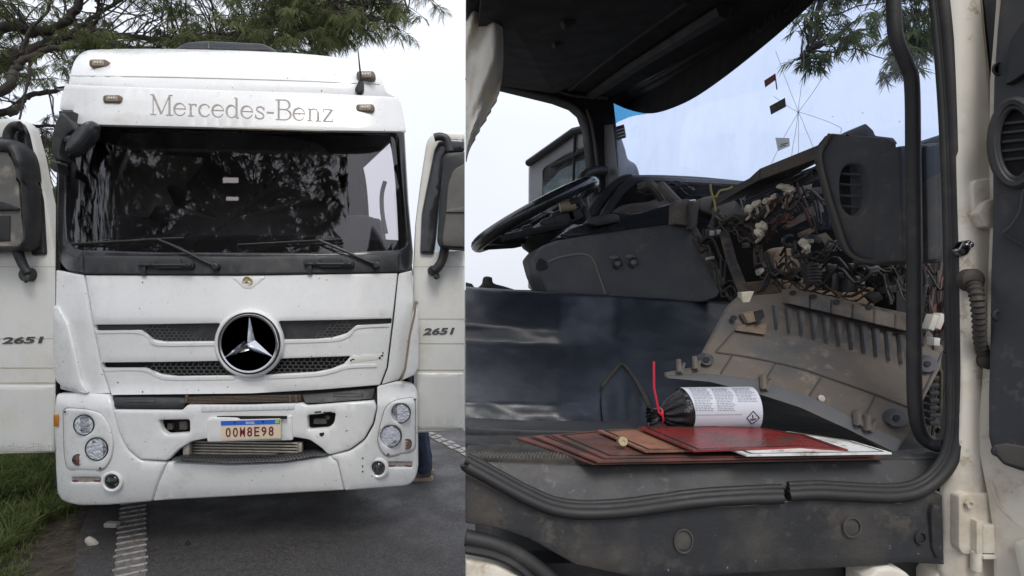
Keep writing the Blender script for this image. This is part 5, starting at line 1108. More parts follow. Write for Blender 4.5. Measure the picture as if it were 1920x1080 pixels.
# hanging cloth curtain on the rear wall
def cur(a, b):
    v = lerp(-70, 300, b); wl = cr([(40, -70), (62, 0), (70, 60), (70, 130), (60, 180), (36, 225), (12, 268), (2, 300)], 6)
    w = min(wl, key=lambda q: abs(q[1] - v))[0]
    u = 873 + w * a; f = .07 * math.sin(a * 5 + 3 * noise.noise(Vector((a * 1.2, b * 3.5, 0)))) + .07 * noise.noise(Vector((a * 2, b * 6 + a * 3, 1))) + .010 * noise.noise(Vector((a * 5, b * 16 - a * 9, 5)))
    return P(u, v, 2.0 - .18 * math.sin(a * 1.9) - f * .75)
mb = MB(); mb.grid(cur, 26, 70); n_ = len(mb.v); mb.add([Vector(v) + Vector((0, .03, 0)) for v in mb.v[:n_]], [tuple(reversed(f)) for f in mb.f]); mb.build('curtain', CLOTH, cab, smooth=80, recalc=False)
# vinyl covered engine tunnel
def dFl(u, v):
    a = (u - 873) / 512; topv = lerp(536, 566, a ** .9); t = cl01((v - topv) / (812 - topv)); return tun(a, .12 + .88 * t).y - .012 - .012 * math.sin(u * .09) * cl01((v - 690) / 60)
def tun(a, b):
    u = lerp(873, 1385, a); topv = lerp(536, 566, a ** .9); botv = 812
    if b < .12:
        t = b / .12; return P(u, topv + 1, lerp(2.75, 1.98, t) * (1 if a < .99 else 1)) + Vector((0, 0, .0))
    t = (b - .12) / .88; v = lerp(topv, botv, t)
    kn = ((0, 1.90), (.20, 1.76), (.26, 1.725), (.38, 1.705), (.46, 1.66), (.72, 1.40), (.79, 1.325), (.94, 1.298), (1.0, 1.24)); pr = 1.9
    for (t0_, d0_), (t1_, d1_) in zip(kn, kn[1:]):
        if t0_ <= t <= t1_ + 1e-9: q_ = (t - t0_) / (t1_ - t0_); pr = lerp(d0_, d1_, q_)
    mixw = cl01((.54 - a) * 5); d = lerp(lerp(1.96, 1.235, t ** 1.1), pr, mixw)
    d += .024 * noise.noise(Vector((a * 3.2, t * 4, 2))) + .008 * noise.noise(Vector((a * 6, t * 7, 7))) + .0034 * noise.noise(Vector((a * 16, t * 20, 9)))
    wl = cl01((.56 - a) * 5); s1 = cl01((t - .70) / .15); s1 = s1 * s1 * (3 - 2 * s1); pass
    rg = math.exp(-((t - .80 - .05 * math.sin(a * 5)) / .05) ** 2) * cl01((.5 - a) * 6); d -= 0 * rg + .0 * math.exp(-((t - .30 - .03 * math.sin(a * 7)) / .035) ** 2) * cl01((.27 - a) * 7)
    return P(u, v, d)
mb = MB(); mb.grid(tun, 70, 60); n_ = len(mb.v); mb.add([Vector(v) + Vector((0, .04, -.02)) for v in mb.v[:n_]], [tuple(reversed(f)) for f in mb.f]); tn = mb.build('tunnel_cover', VINYL, cab, smooth=80, recalc=False)
mb = MB(); mb.slab(cr([(1130, 730), (1150, 700), (1166, 684), (1185, 700), (1215, 740), (1232, 790), (1225, 806), (1160, 806), (1135, 800)], 5, True), dFl, t=.004, r=2, grid=8); fl_ = mb.build('cover_flap', VINYL, tn)
mb = MB(); mb.tube([P(u, v, dFl(u, v) - .004) for u, v in cr([(1128, 726), (1146, 704), (1166, 684), (1186, 704), (1206, 738), (1224, 778)], 6)], .005, n=6); mb.build('flap_hem', M('frayed_hem', (.028, .024, .019), .9, var=.4, vscale=90), fl_)
# lever beyond the cover
mb = MB(); mb.slab(cr([(898, 545), (904, 532), (908, 519), (922, 520), (926, 531), (950, 538), (972, 548)], 4, True), 2.9, t=.05, r=4); mb.slab([(873, 529), (885, 532), (892, 542), (873, 542)], 2.95, t=.05, r=3); mb.pieces('handbrake_lever', BLACK, cab)
# steering wheel
swc = P(1002, 404, 2.72); e1 = (P(1106, 350, 2.78) - P(898, 458, 2.72)).normalized(); vw = Vector((.1, 1, .10)).normalized(); e2 = (vw - e1 * vw.dot(e1)).normalized(); nn_ = e1.cross(e2)
if nn_.z < 0: nn_ = -nn_
tilt = Matrix.Rotation(R(-4.5), 3, e1); e2 = tilt @ e2; nn_ = tilt @ nn_
rad = (P(1106, 350, 2.78) - P(898, 458, 2.72)).length / 2
mb = MB(); mb.tube([swc + (e1 * math.cos(a) + e2 * math.sin(a)) * rad for a in [2 * math.pi * k / 56 for k in range(56)]], .030, n=12, closed=True); sw = mb.build('steering_wheel', GLOSSB, cab)
mb = MB(); hub = swc - nn_ * .10
for an in (20, 160, 200, 340): mb.tube([hub + (e1 * math.cos(R(an)) + e2 * math.sin(R(an))) * .05, hub + (e1 * math.cos(R(an)) + e2 * math.sin(R(an))) * .15 + nn_ * .03, swc + (e1 * math.cos(R(an)) + e2 * math.sin(R(an))) * rad], .019, n=8)
mb.lathe(hub, nn_, [(.10, -.05), (.12, -.01), (.12, .02), (.08, .05), (0, .06)], 28); mb.build('wheel_hub', BLACK, sw)
mb = MB()
for (u, v, w, h, an) in ((1058, 405, 40, 30, -24), (1030, 418, 26, 22, -20), (990, 430, 22, 18, -18), (968, 437, 18, 14, -18), (950, 443, 14, 10, -15), (1080, 402, 30, 24, -24)):
    q = [(u + x * math.cos(R(an)) - y * math.sin(R(an)), v + x * math.sin(R(an)) + y * math.cos(R(an))) for x, y in ((-w / 2, -h / 2), (w / 2, -h / 2), (w / 2, h / 2), (-w / 2, h / 2))]
    mb.slab(fil(q, 5), 2.5, t=.06, r=3)
mb.tube([P(940, 447, 2.5), P(1040, 425, 2.5), P(1100, 410, 2.55)], .018, n=8); mb.pieces('wheel_switch_block', BLACK, sw)
mb = MB(); mb.tube([P(1050, 388, 2.46), P(1078, 384, 2.46)], .024, n=12); cb = mb.build('ignition_barrel', M('barrel_tan', (.3, .24, .16), .6, var=.2), cab)
mb = MB(); mb.tube([P(1068, 380, 2.45), P(1086, 376, 2.45), P(1092, 388, 2.45)], .018, n=8); mb.tube([P(1095, 372, 2.5), P(1098, 396, 2.5), P(1104, 412, 2.5)], .014, n=8); mb.pieces('column_stalk', BLACK, cab)
mb = MB(); mb.slab(fil([(1010, 398), (1020, 392), (1036, 395), (1040, 400)], 3), 2.45, t=.02, r=1); mb.slab(fil([(1058, 432), (1075, 420), (1098, 424), (1088, 434)], 4), 2.42, t=.02, r=1); mb.pieces('paper_scrap', M('pale_scrap', (.4, .42, .46), .7), sw)

# dashboard, driver's half
dC = lambda u, v: lerp(2.32, 1.92, cl01((u - 1000) / 350)) - .0004 * (v - 480)
mb = MB(); mb.slab(fil([(1000, 480), (1014, 462), (1045, 450), (1120, 438), (1282, 418), (1296, 430), (1325, 490), (1354, 540), (1346, 558), (1318, 567), (1200, 562), (1026, 549), (1010, 516)], [6, 6, 6, 0, 4, 4, 0, 6, 6, 4, 0, 4, 6]), dC, t=.45, r=5); con = mb.build('dash_side', PLA, cab)
mb = MB(); mb.ribbon(cr([(1027, 491), (1050, 482), (1085, 476), (1104, 479), (1114, 490), (1122, 512), (1136, 552)], 6), 3, dC, off=-.003); mb.build('panel_seam', M('seam_wear', (.13, .125, .12), .6), con)
mb = MB(); mb.slab(fil([(1004, 497), (1012, 483), (1025, 490), (1027, 503), (1018, 506), (1006, 508)], 4), dC, t=.004, r=0, off=-.003); mb.build('panel_notch', VOID, con)
for (u, v) in ((1158, 495), (1188, 493)):
    mb = MB(); c = P(u, v, dC(u, v)); mb.lathe(c, (-.1, -1, 0), [(.021, -.01), (.021, .004), (.017, .006), (.016, .0)], 20); k_ = mb.build('round_switch', BLACK, con)
    mb = MB(); mb.lathe(c, (-.1, -1, 0), [(.012, -.002), (.011, .012), (.006, .016), (0, .016)], 14); mb.slab(ell(u - 6, v - 12, 9, 4), dC(u, v), t=.004, r=1, off=-.003); mb.build('switch_knob', M('worn_knob', (.14, .13, .115), .4, var=.2), k_)
mb = MB(); mb.slab(fil([(1042, 448), (1060, 432), (1095, 420), (1150, 404), (1200, 398), (1275, 376), (1310, 372), (1302, 404), (1284, 419), (1150, 436), (1090, 443)], 6), lambda u, v: dC(u, 480) + .03 + (440 - v) * .002, t=.3, r=7); mb.build('dash_top', GLOSSB, cab)
mb = MB(); mb.slab(fil([(1095, 420), (1108, 406), (1150, 400), (1162, 404), (1164, 416), (1120, 424)], 5), 2.2, t=.05, r=3); mb.build('cup_holder', BLACK, cab)
mb = MB(); mb.tube([P(u, v, 2.6) for u, v in cr([(1104, 412), (1118, 386), (1140, 360), (1166, 342), (1184, 337)], 6)], .028, n=8); mb.tube([P(u, v, 2.55) for u, v in cr([(1132, 408), (1150, 378), (1172, 352), (1200, 340), (1300, 344), (1420, 350)], 6)], .022, n=8); mb.tube([P(u, v, 2.8) for u, v in cr([(1180, 336), (1240, 336), (1320, 340), (1440, 352)], 6)], .02, n=8); mb.pieces('cluster_hood', PLB, cab)
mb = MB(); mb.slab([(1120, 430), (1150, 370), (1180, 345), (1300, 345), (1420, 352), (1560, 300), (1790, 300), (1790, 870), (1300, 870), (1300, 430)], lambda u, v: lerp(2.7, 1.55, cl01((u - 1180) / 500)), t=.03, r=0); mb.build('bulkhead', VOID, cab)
mb = MB()
mb.slab(fil([(1266, 376), (1294, 372), (1298, 424), (1264, 420)], 4), 1.98, t=.05, r=3); mb.slab(fil([(1296, 376), (1312, 378), (1308, 424), (1298, 430)], 4), 1.95, t=.05, r=3); mb.pieces('bracket_block', DUSTP, cab)
mb = MB(); mb.slab(cr([(1316, 372), (1345, 366), (1375, 372), (1392, 388), (1400, 402), (1360, 412), (1330, 402), (1312, 392)], 4, True), 2.1, t=.06, r=6); mb.slab(cr([(1150, 400), (1170, 384), (1215, 378), (1240, 372), (1300, 378), (1280, 400), (1200, 404)], 4, True), 2.5, t=.06, r=6); mb.tube([P(*q) for q in cr([(1200, 352, 2.45), (1216, 346, 2.42), (1228, 354, 2.42), (1240, 372, 2.45)], 5)], .02, n=8); mb.tube([P(*q) for q in cr([(1240, 348, 2.3), (1262, 372, 2.2), (1275, 384, 2.2)], 4)], .018, n=8); mb.pieces('air_duct', DUSTP, cab)
mb = MB(); mb.tube([P(u, v, 2.0) for u, v in ((1300, 428), (1330, 485), (1356, 536))], .012, n=8); mb.build('dash_edge_trim', DUSTP, cab)

# passenger's half: vent panel, top pad, ripped out centre
dPv = lambda u, v: lerp(1.30, 1.17, cl01((u - 1540) / 150)) + .0001 * (v - 400)
vent = cr([(1602, 308), (1618, 312), (1628, 330), (1631, 360), (1627, 385), (1612, 402), (1594, 402), (1580, 386), (1576, 360), (1577, 330), (1586, 312)], 4, True)
mb = MB(); mb.slab(fil([(1546, 266), (1560, 249), (1664, 258), (1682, 268), (1688, 420), (1690, 484), (1684, 491), (1630, 488), (1606, 482), (1586, 462), (1568, 410), (1538, 296)], [2, 3, 2, 3, 0, 4, 3, 4, 8, 6, 0, 2]), dPv, t=.018, r=4, holes=[vent], grid=14); vp = mb.build('vent_panel', PLA, cab)
mb = MB(); mb.slab(rect(1570, 300, 1640, 410), dPv, t=.02, r=0, off=.10)
mb.build('vent_duct', VOID, vp)
mb = MB()
for v in (327, 347, 368, 388): mb.tube([P(1575, v - 1, dPv(1575, v) + .012), P(1632, v + 1, dPv(1632, v) + .012)], .0028, n=6)
mb.tube([P(*q, 1.30) for q in cr([(1605, 312), (1616, 330), (1620, 360), (1618, 396)], 5)], .004, n=6); mb.build('vent_slat', PLA, vp)
mb = MB(); mb.tube([P(u, v, dPv(u, v) - .004) for u, v in cr([(1557, 251), (1548, 268), (1537, 296), (1552, 360), (1568, 410), (1586, 463), (1606, 484), (1640, 491), (1690, 493)], 6)], .0048, n=8); mb.build('panel_piping', M('piping', (.07, .062, .052), .7), vp)
mb = MB(); mb.slab(fil([(1684, 274), (1720, 270), (1768, 266), (1775, 480), (1768, 493), (1692, 491)], 5), 1.14, t=.14, r=4); mb.slab(fil([(1736, 272), (1757, 270), (1760, 488), (1740, 489)], 3), 1.132, t=.05, r=3); mb.build('dash_end_panel', PLA, cab)
mb = MB(); mb.slab(fil([(1588, 252), (1600, 242), (1624, 231), (1638, 244), (1642, 254), (1676, 258), (1684, 270), (1600, 262)], 3), 1.24, t=.05, r=2); mb.slab(fil([(1734, 268), (1748, 258), (1770, 250), (1770, 272)], 3), 1.16, t=.05, r=2); mb.pieces('demister_vent', BLACK, cab)
dT = lambda u, v: lerp(1.85, 1.30, cl01((u - 1400) / 150))
mb = MB(); mb.slab([(1400, 354), (1414, 344), (1462, 322), (1470, 314), (1520, 290), (1554, 264), (1552, 290), (1480, 326), (1408, 366)], dT, t=.3, r=3); tp = mb.build('dash_top_pad', DUSTP, cab)
mb = MB()
for k, (w, o) in enumerate(((5, 0), (3, 9), (2.4, 15))): mb.ribbon([(1402, 366 + o), (1480, 330 + o), (1545, 296 + o * 1.1)], w, dT, off=-.004 - .002 * k, t=.02)
mb.build('pad_edge', BLACK, tp)
mb = MB(); mb.slab([(1400, 372), (1480, 336), (1546, 304), (1552, 330), (1480, 356), (1404, 384)], lambda u, v: dT(u, v) + .03, t=.02, r=0); mb.build('slot_board', PLB, tp)
mb = MB()
for k in range(4): mb.tube([P(1512 + k * 9, 326 - k * 5, 1.34), P(1522 + k * 9, 320 - k * 4, 1.36), P(1526 + k * 9, 330 - k * 4, 1.36)], .004, n=6)
mb.build('slot_clip', BLACK, tp)
# structural bits in the cavity
rb_ = random.Random(9)
CHK = [M('relay_black', (.018, .018, .019), .4, var=.3), M('relay_dusty', (.05, .04, .031), .8, var=.3, vscale=40), M('relay_grey', (.06, .062, .066), .5, var=.3, vscale=40)]
for k in range(30):
    u = rb_.uniform(1400, 1560); v = rb_.uniform(355, 530)
    if k % 3 == 2: u, v = rb_.uniform(1480, 1740), rb_.uniform(495, 560)
    if v < 395 - (u - 1400) * .35: continue
    d_ = rb_.uniform(1.5, 1.85) if u < 1560 else rb_.uniform(1.36, 1.5); s_ = d_ / F
    mb = MB(); mb.box(P(u, v, d_), (rb_.uniform(9, 26) * s_, .03, rb_.uniform(7, 20) * s_), Matrix.Rotation(rb_.uniform(-.8, .2), 3, 'Y') @ Matrix.Rotation(rb_.uniform(-.5, .5), 3, 'Z'))
    mb.build('relay_box', CHK[k % 3 if k % 4 else 0], cab)
DARKB = M('dark_bracket', (.04, .036, .032), .7, var=.3, vscale=30, col2=(.12, .09, .065), mscale=14)
BROWN = M('dusty_bracket', (.15, .11, .078), .85, var=.25, vscale=30, bump=.3, bscale=150)
mb = MB()
for (a, b, c, d0, d1, w) in (((1302, 446), (1332, 500), (1352, 540), 1.9, 1.85, 16), ((1358, 438), (1372, 490), (1398, 556), 1.8, 1.6, 20), ((1330, 430), (1335, 420), (1345, 392), 1.9, 1.9, 12)): mb.tube([P(a[0], a[1], d0), P(b[0], b[1], (d0 + d1) / 2), P(c[0], c[1], d1)], w / F * .8, n=8)
mb.pieces('strap', DARKB, cab)
mb = MB(); mb.slab([(1472, 424), (1500, 408), (1538, 372), (1546, 396), (1500, 418), (1480, 428)], 1.5, t=.02, r=1); mb.slab([(1504, 436), (1528, 426), (1528, 434), (1506, 444)], 1.48, t=.02, r=1); mb.slab([(1400, 530), (1500, 520), (1640, 540), (1640, 580), (1500, 548), (1420, 570), (1390, 560)], 1.62, t=.03, r=2); mb.slab([(1470, 372), (1500, 352), (1524, 344), (1522, 358), (1490, 374)], 1.55, t=.03, r=2); mb.slab(cr([(1455, 470), (1480, 462), (1505, 475), (1512, 500), (1495, 520), (1465, 518), (1450, 500)], 4, True), 1.75, t=.05, r=8); mb.pieces('torn_bracket', BROWN, cab)
mb = MB()
mb.slab(rect(1324, 430, 1350, 446), 1.86, t=.03, r=2); mb.slab([(1520, 492), (1536, 492), (1540, 530), (1526, 532)], 1.4, t=.04, r=2); mb.slab([(1516, 438), (1542, 444), (1540, 458), (1514, 452)], 1.4, t=.03, r=2); mb.slab(rect(1560, 512, 1582, 545), 1.45, t=.04, r=2); mb.slab(rect(1590, 520, 1610, 548), 1.42, t=.04, r=2); mb.slab([(1500, 326), (1518, 318), (1526, 340), (1508, 348)], 1.5, t=.03, r=2); mb.slab([(1636, 512), (1656, 506), (1668, 528), (1640, 536)], 1.4, t=.04, r=2)
for k in range(6): mb.slab(rect(1519, 495 + k * 6, 1541, 498 + k * 6), 1.392, t=.01, r=.5)
mb.pieces('wire_connector', BLACK, cab)
mb = MB(); mb.slab(rect(1332, 432, 1340, 442), 1.85, t=.02, r=1); mb.slab(rect(1344, 430, 1352, 440), 1.85, t=.02, r=1); mb.slab([(1328, 482), (1340, 480), (1340, 486), (1328, 487)], 1.8, t=.02, r=1); mb.slab([(1516, 448), (1526, 448), (1526, 456), (1516, 456)], 1.39, t=.01, r=1); mb.slab([(1423, 508), (1432, 502), (1434, 508), (1426, 516)], 1.55, t=.02, r=1); mb.slab(rect(1610, 527, 1622, 533), 1.38, t=.02, r=1); mb.pieces('metal_clip', ALU, cab)
WC = [M('wire_' + n, c, .6, var=.3, vscale=40) for n, c in (('black', (.012, .011, .010)), ('dusty', (.055, .042, .032)), ('red', (.085, .018, .016)), ('olive', (.05, .045, .027)), ('grey', (.04, .04, .04)), ('rust', (.05, .028, .02)))]
rw = random.Random(17)
def bundle(pts, n, sp, r, cols, name='wire'):
    n = max(3, int(n * .6))
    mb = MB(); base_ = [Vector(P(*q)) for q in cr(pts, 6)]
    for k in range(n):
        o = Vector((rw.gauss(0, sp), rw.gauss(0, sp), rw.gauss(0, sp))); ph = rw.uniform(0, 6)
        mb.tube([p + o * (1 + .35 * math.sin(i * .5 + ph)) + Vector((0, 0, sp * .8 * math.sin(i * .9 + ph))) for i, p in enumerate(base_)], r * rw.uniform(.45, 1.15), n=6, mi=rw.choice(cols))
    return mb.build(name, WC, cab, kind='stuff')
bundle([(1350, 420, 1.75), (1372, 412, 1.7), (1400, 415, 1.65), (1430, 408, 1.6), (1452, 395, 1.58), (1470, 380, 1.56)], 14, .012, .0042, [0, 1, 1, 3, 4])
bundle([(1365, 424, 1.7), (1388, 436, 1.65), (1410, 452, 1.6), (1428, 448, 1.58), (1445, 430, 1.58)], 12, .010, .004, [1, 3, 0, 1, 5])
bundle([(1440, 440, 1.55), (1452, 420, 1.52), (1468, 408, 1.5), (1478, 410, 1.5)], 8, .008, .004, [2, 5, 1])
bundle([(1485, 468, 1.45), (1500, 484, 1.42), (1530, 484, 1.4), (1552, 466, 1.4), (1572, 458, 1.42)], 10, .009, .0036, [0, 1, 5, 1])
bundle([(1450, 480, 1.6), (1470, 500, 1.58), (1500, 510, 1.55), (1540, 520, 1.5), (1600, 512, 1.42), (1660, 520, 1.38)], 16, .022, .0036, [0, 1, 5, 0, 1])
bundle([(1425, 545, 1.55), (1450, 512, 1.55), (1470, 516, 1.55), (1500, 520, 1.5)], 5, .008, .0036, [2, 0, 0])
bundle([(1690, 500, 1.35), (1720, 520, 1.3), (1740, 545, 1.28), (1750, 590, 1.26), (1735, 640, 1.26)], 18, .018, .0034, [0, 5, 0, 1, 4])
bundle([(1760, 500, 1.3), (1745, 560, 1.28), (1735, 590, 1.26), (1762, 600, 1.24)], 14, .016, .0036, [0, 5, 1, 2])
bundle([(1750, 640, 1.3), (1760, 700, 1.28), (1750, 760, 1.28), (1740, 820, 1.26)], 14, .020, .0036, [0, 1, 0, 3])
bundle([(1630, 505, 1.42), (1648, 498, 1.4), (1662, 512, 1.38), (1680, 560, 1.36)], 10, .010, .0034, [0, 4, 5, 1])
bundle([(1210, 352, 2.5), (1250, 345, 2.5), (1300, 356, 2.45), (1370, 362, 2.3), (1410, 372, 2.0)], 9, .020, .005, [0, 1, 0])
bundle([(1300, 450, 1.9), (1325, 470, 1.85), (1338, 510, 1.8), (1352, 545, 1.75), (1380, 560, 1.7)], 12, .020, .0042, [0, 0, 1, 4])
bundle([(1470, 360, 1.55), (1500, 372, 1.5), (1530, 380, 1.48), (1545, 420, 1.46)], 12, .020, .0036, [0, 1, 0, 2])
bundle([(1430, 470, 1.6), (1440, 500, 1.6), (1470, 540, 1.55), (1560, 556, 1.48), (1640, 560, 1.4)], 12, .020, .0036, [0, 0, 1, 5])
mb = MB(); mb.tube([P(u, v, 1.8) for u, v in cr([(1332, 345), (1334, 360), (1340, 380), (1342, 396)], 4)], .0035, n=5); mb.tube([P(u, v, 1.8) for u, v in cr([(1342, 370), (1350, 358), (1364, 355), (1374, 350)], 4)], .0035, n=5); mb.pieces('loose_yellow_wire', M('wire_yellow', (.3, .27, .08), .6), cab)
TAPE = M('masking_tape', (.58, .53, .42), .85, var=.15, vscale=40, bump=.6, bscale=60)
mb = MB(); mb.tube([P(1480 + 12 * math.cos(a), 452 + 10 * math.sin(a), 1.46) for a in [k * .35 for k in range(16)]], .005, n=6); mb.build('cable_tie', BLACK, cab)
for k, (u, v, a, b, d_) in enumerate(((1404, 392, 11, 9, 1.58), (1418, 382, 9, 12, 1.57), (1438, 378, 9, 13, 1.56), (1449, 370, 7, 11, 1.55), (1472, 352, 9, 17, 1.52), (1482, 356, 8, 10, 1.5), (1428, 424, 13, 12, 1.54), (1422, 436, 10, 8, 1.54), (1506, 456, 14, 9, 1.4), (1514, 463, 9, 6, 1.39))):
    mb = MB(); mb.lump(P(u, v, d_), (a / F * d_ * .72, .012, b / F * d_ * .9), 40 + k, sub=2, jag=.42); mb.tube([P(u, v + b * .5, d_), P(u + 3, v + b * 1.4, d_ + .01), P(u - 4, v + b * 2.2, d_ + .03)], .004, n=6); mb.build('taped_connector', TAPE, cab, smooth=12)
mb = MB(); mb.slab([(1391, 548), (1415, 546), (1404, 572), (1394, 580)], 1.42, t=.02, r=2); mb.build('taped_connector', TAPE, cab)
for (u, v, an) in ((1744, 604, 20), (1757, 602, 22), (1750, 640, 5)):
    mb = MB(); mb.box(P(u, v, 1.2), (.012, .02, .032 if v < 620 else .016), Matrix.Rotation(R(an), 3, 'Y')); mb.build('white_plug', M('plug_white', (.6, .58, .52), .5, var=.1), cab)
# grab rail
mb = MB(); mb.tube([P(*q) for q in cr([(1672, -70, 1.06), (1675, 0, 1.06), (1680, 70, 1.06), (1700, 122, 1.06), (1710, 160, 1.06), (1712, 300, 1.06), (1714, 500, 1.06), (1714, 700, 1.06), (1718, 780, 1.06), (1730, 818, 1.06), (1752, 834, 1.05), (1775, 836, 1.03)], 7)], .0118, n=16); mb.build('grab_rail', RAIL, cab)
# firewall clutter behind the rail foot
mb = MB()
for k in range(7): mb.slab(rect(1744, 706 + k * 14, 1762, 714 + k * 14), 1.2, t=.03, r=1.5)
mb.pieces('fuse_block', BLACK, cab)

# ------------------------------------------------------------------ loose things lying in the cab
tl_ = Vector(P(1500, 700, 1.25))
lp = thing('loose_dash_panel', 'dusty brown dashboard panel torn off and lying ribbed side up in the footwell', 'dashboard panel', (tl_.x, tl_.y, 1.47))
def dL(u, v): return 1.036 + (855 - v) / 300 * .34 + (1700 - u) / 450 * .05 + .03 * ((v - 700) / 150) ** 2
mb = MB(); mb.slab(fil([(1368, 574), (1388, 556), (1470, 550), (1484, 541), (1560, 556), (1640, 574), (1716, 590), (1770, 650), (1764, 690), (1735, 745), (1712, 800), (1680, 852), (1668, 850), (1590, 805), (1500, 764), (1410, 735), (1330, 716), (1250, 708), (1250, 700), (1306, 690), (1322, 660)], [6, 4, 3, 3, 0, 0, 4, 6, 3, 0, 0, 4, 3, 0, 0, 0, 0, 2, 2, 6, 0]), dL, t=.012, r=2.5, grid=16)
pb = mb.build('panel_shell', DUSTP, lp)
mb = MB()
for k in range(6):                                  # stepped ridge along the top edge
    u0 = 1482 + k * 40; v0 = 542 + k * 9.4
    mb.slab(fil([(u0, v0), (u0 + 36, v0 + 8.5), (u0 + 36, v0 + 36), (u0 - 2, v0 + 27)], 3), lambda u, v: dL(u, v) - .03, t=.035, r=2.5)
mb.pieces('ridge_block', DUSTP, lp)
mb = MB()
for k in range(11):
    u0 = 1456 + k * 23.5; v0 = 560 + max(0, k - 0) * 5.6 + (8 if k < 2 else 6); L_ = 42 + k * 1.2
    mb.slab([(u0 - 4, v0 + 4), (u0 + 6, v0 + 6), (u0 + 6, v0 + 22), (u0 + 2, v0 + L_ + 8), (u0 - 1, v0 + 26)], lambda u, v: dL(u, v) - .012, t=.012, r=.6)
mb.pieces('stiffening_rib', M('rib_grey', (.05, .052, .056), .6, var=.2, col2=(.1, .085, .066), mscale=9), lp)
mb = MB()
for (u, v) in ((1487, 549), (1526, 556), (1569, 566), (1630, 576)): mb.slab(ell(u, v, 6, 4.5, n=16), lambda a, b: dL(a, b) - .034, t=.003, r=0)
for (u, v) in ((1325, 674), (1682, 783), (1740, 682), (1376, 596)): mb.slab(ell(u, v, 6, 5, n=16), lambda a, b: dL(a, b) - .018, t=.003, r=0)
mb.pieces('screw_hole', VOID, lp)
mb = MB()
for (u, v, r_) in ((1327, 675, 13), (1686, 786, 19), (1742, 683, 19)): mb.slab(ell(u, v, r_, r_ * .85, n=24), lambda a, b: dL(a, b) - .014, t=.02, r=4)
mb.pieces('screw_boss', PLA, lp)
mb = MB()
for pts in ([(1342, 660), (1420, 672), (1500, 690), (1560, 710), (1640, 738), (1712, 766)], [(1375, 664), (1352, 700)], [(1454, 682), (1430, 722)], [(1540, 708), (1512, 752)], [(1642, 742), (1618, 790)], [(1384, 612), (1342, 660)], [(1716, 770), (1768, 660)]): mb.ribbon(cr(pts, 5), 2.4, dL, off=-.0025, t=.002)
mb.build('moulded_groove', M('groove_dark', (.045, .04, .036), .8), lp)
mb = MB(); mb.slab(fil([(1255, 704), (1330, 702), (1420, 712), (1520, 744), (1610, 790), (1690, 826), (1680, 850), (1590, 805), (1500, 764), (1410, 735), (1330, 716), (1250, 709)], 3), dL, t=.004, r=1, off=-.0045); mb.build('panel_flange', M('flange_grey', (.075, .077, .082), .6, var=.2, col2=(.12, .10, .08), mscale=7, lo=.52, hi=.8), lp)
mb = MB()
for (u, v, s_) in ((1275, 690, .8), (1305, 684, .8), (1434, 722, 1.0), (1612, 790, 1.1), (1630, 800, 1.1)):
    mb.slab([(u - 4 * s_, v - 18 * s_), (u + 3 * s_, v - 20 * s_), (u + 5 * s_, v + 6), (u - 3 * s_, v + 8)], lambda a, b: dL(a, b) - .02, t=.012, r=1.2); mb.slab([(u + 6 * s_, v - 6), (u + 14 * s_, v - 12 * s_), (u + 8 * s_, v + 10), (u + 2 * s_, v + 10)], lambda a, b: dL(a, b) - .012, t=.01, r=1)
mb.pieces('clip_tab', DUSTP, lp)
mb = MB(); mb.slab(fil([(1386, 610), (1440, 604), (1436, 628), (1380, 620)], 3), lambda a, b: dL(a, b) - .012, t=.012, r=2); mb.slab([(1394, 588), (1424, 582), (1430, 600), (1404, 606)], lambda a, b: dL(a, b) - .03, t=.02, r=1.5); mb.pieces('switch_socket', BROWN, lp)
mb = MB(); mb.slab([(1414, 584), (1430, 580), (1434, 594), (1420, 606)], lambda a, b: dL(a, b) - .034, t=.004, r=0); mb.build('socket_hole', VOID, lp)
mb = MB(); mb.lathe(P(1540, 747, dL(1540, 747) - .003), (0, -1, .3), [(.007, 0), (.0065, .002), (.002, .003), (0, .002)], 18); mb.build('pale_button', PALE, lp)

BRICK = [M('board_%d' % k, c, r_, var=.12, vscale=12, col2=c2, mscale=10, lo=.48, hi=.62, bump=.15, bscale=120, dust=(40, .52, (.09, .06, .045))) for k, (c, c2, r_) in enumerate((((.135, .050, .040), (.06, .035, .028), .6), ((.155, .056, .044), (.07, .038, .03), .6), ((.25, .115, .07), (.13, .05, .035), .6), ((.22, .028, .027), (.12, .036, .03), .22), ((.74, .75, .74), (.5, .48, .44), .4)))]
BORD = M('board_border', (.02, .018, .017), .5)
rbd = random.Random(4)
def board(pts, z, mat, label, border=True, thick=.003):
    q = [G(u, v, z + rbd.uniform(-.0008, .0022)) for u, v in pts]; mb = MB(); k = len(q)
    up = Vector((0, 0, thick)); vs = q + [p + up for p in q]
    mb.add(vs, [tuple(range(k)), tuple(range(k, 2 * k))] + [(i, (i + 1) % k, k + (i + 1) % k, k + i) for i in range(k)])
    o = mb.build('placard', mat, smooth=0); tag(o, label, 'placard', 'hazard placards stacked on the cab floor')
    if border:
        c = sum(q, Vector()) / k; a = [c + (p - c) * .93 for p in q]; b = [c + (p - c) * .90 for p in q]; up2 = Vector((0, 0, thick + .0008))
        mb = MB(); mb.add([p + up2 for p in a] + [p + up2 for p in b], [(i, (i + 1) % k, k + (i + 1) % k, k + i) for i in range(k)]); mb.build('border_line', BORD, o, smooth=0)
    return o
zb = 1.4712
board([(968, 823), (1112, 872), (1660, 862), (1500, 815), (1200, 810)], zb, BRICK[0], 'lowest dull red placard, its left corner farthest out on the floor mat')
board([(1000, 820), (1120, 868), (1640, 857), (1480, 812), (1180, 808)], zb + .004, BRICK[1], 'dull red placard second from the bottom of the stack')
board([(1035, 818), (1132, 861), (1560, 856), (1440, 812), (1160, 807)], zb + .008, BRICK[0], 'dark red black-edged placard under the brass cap')
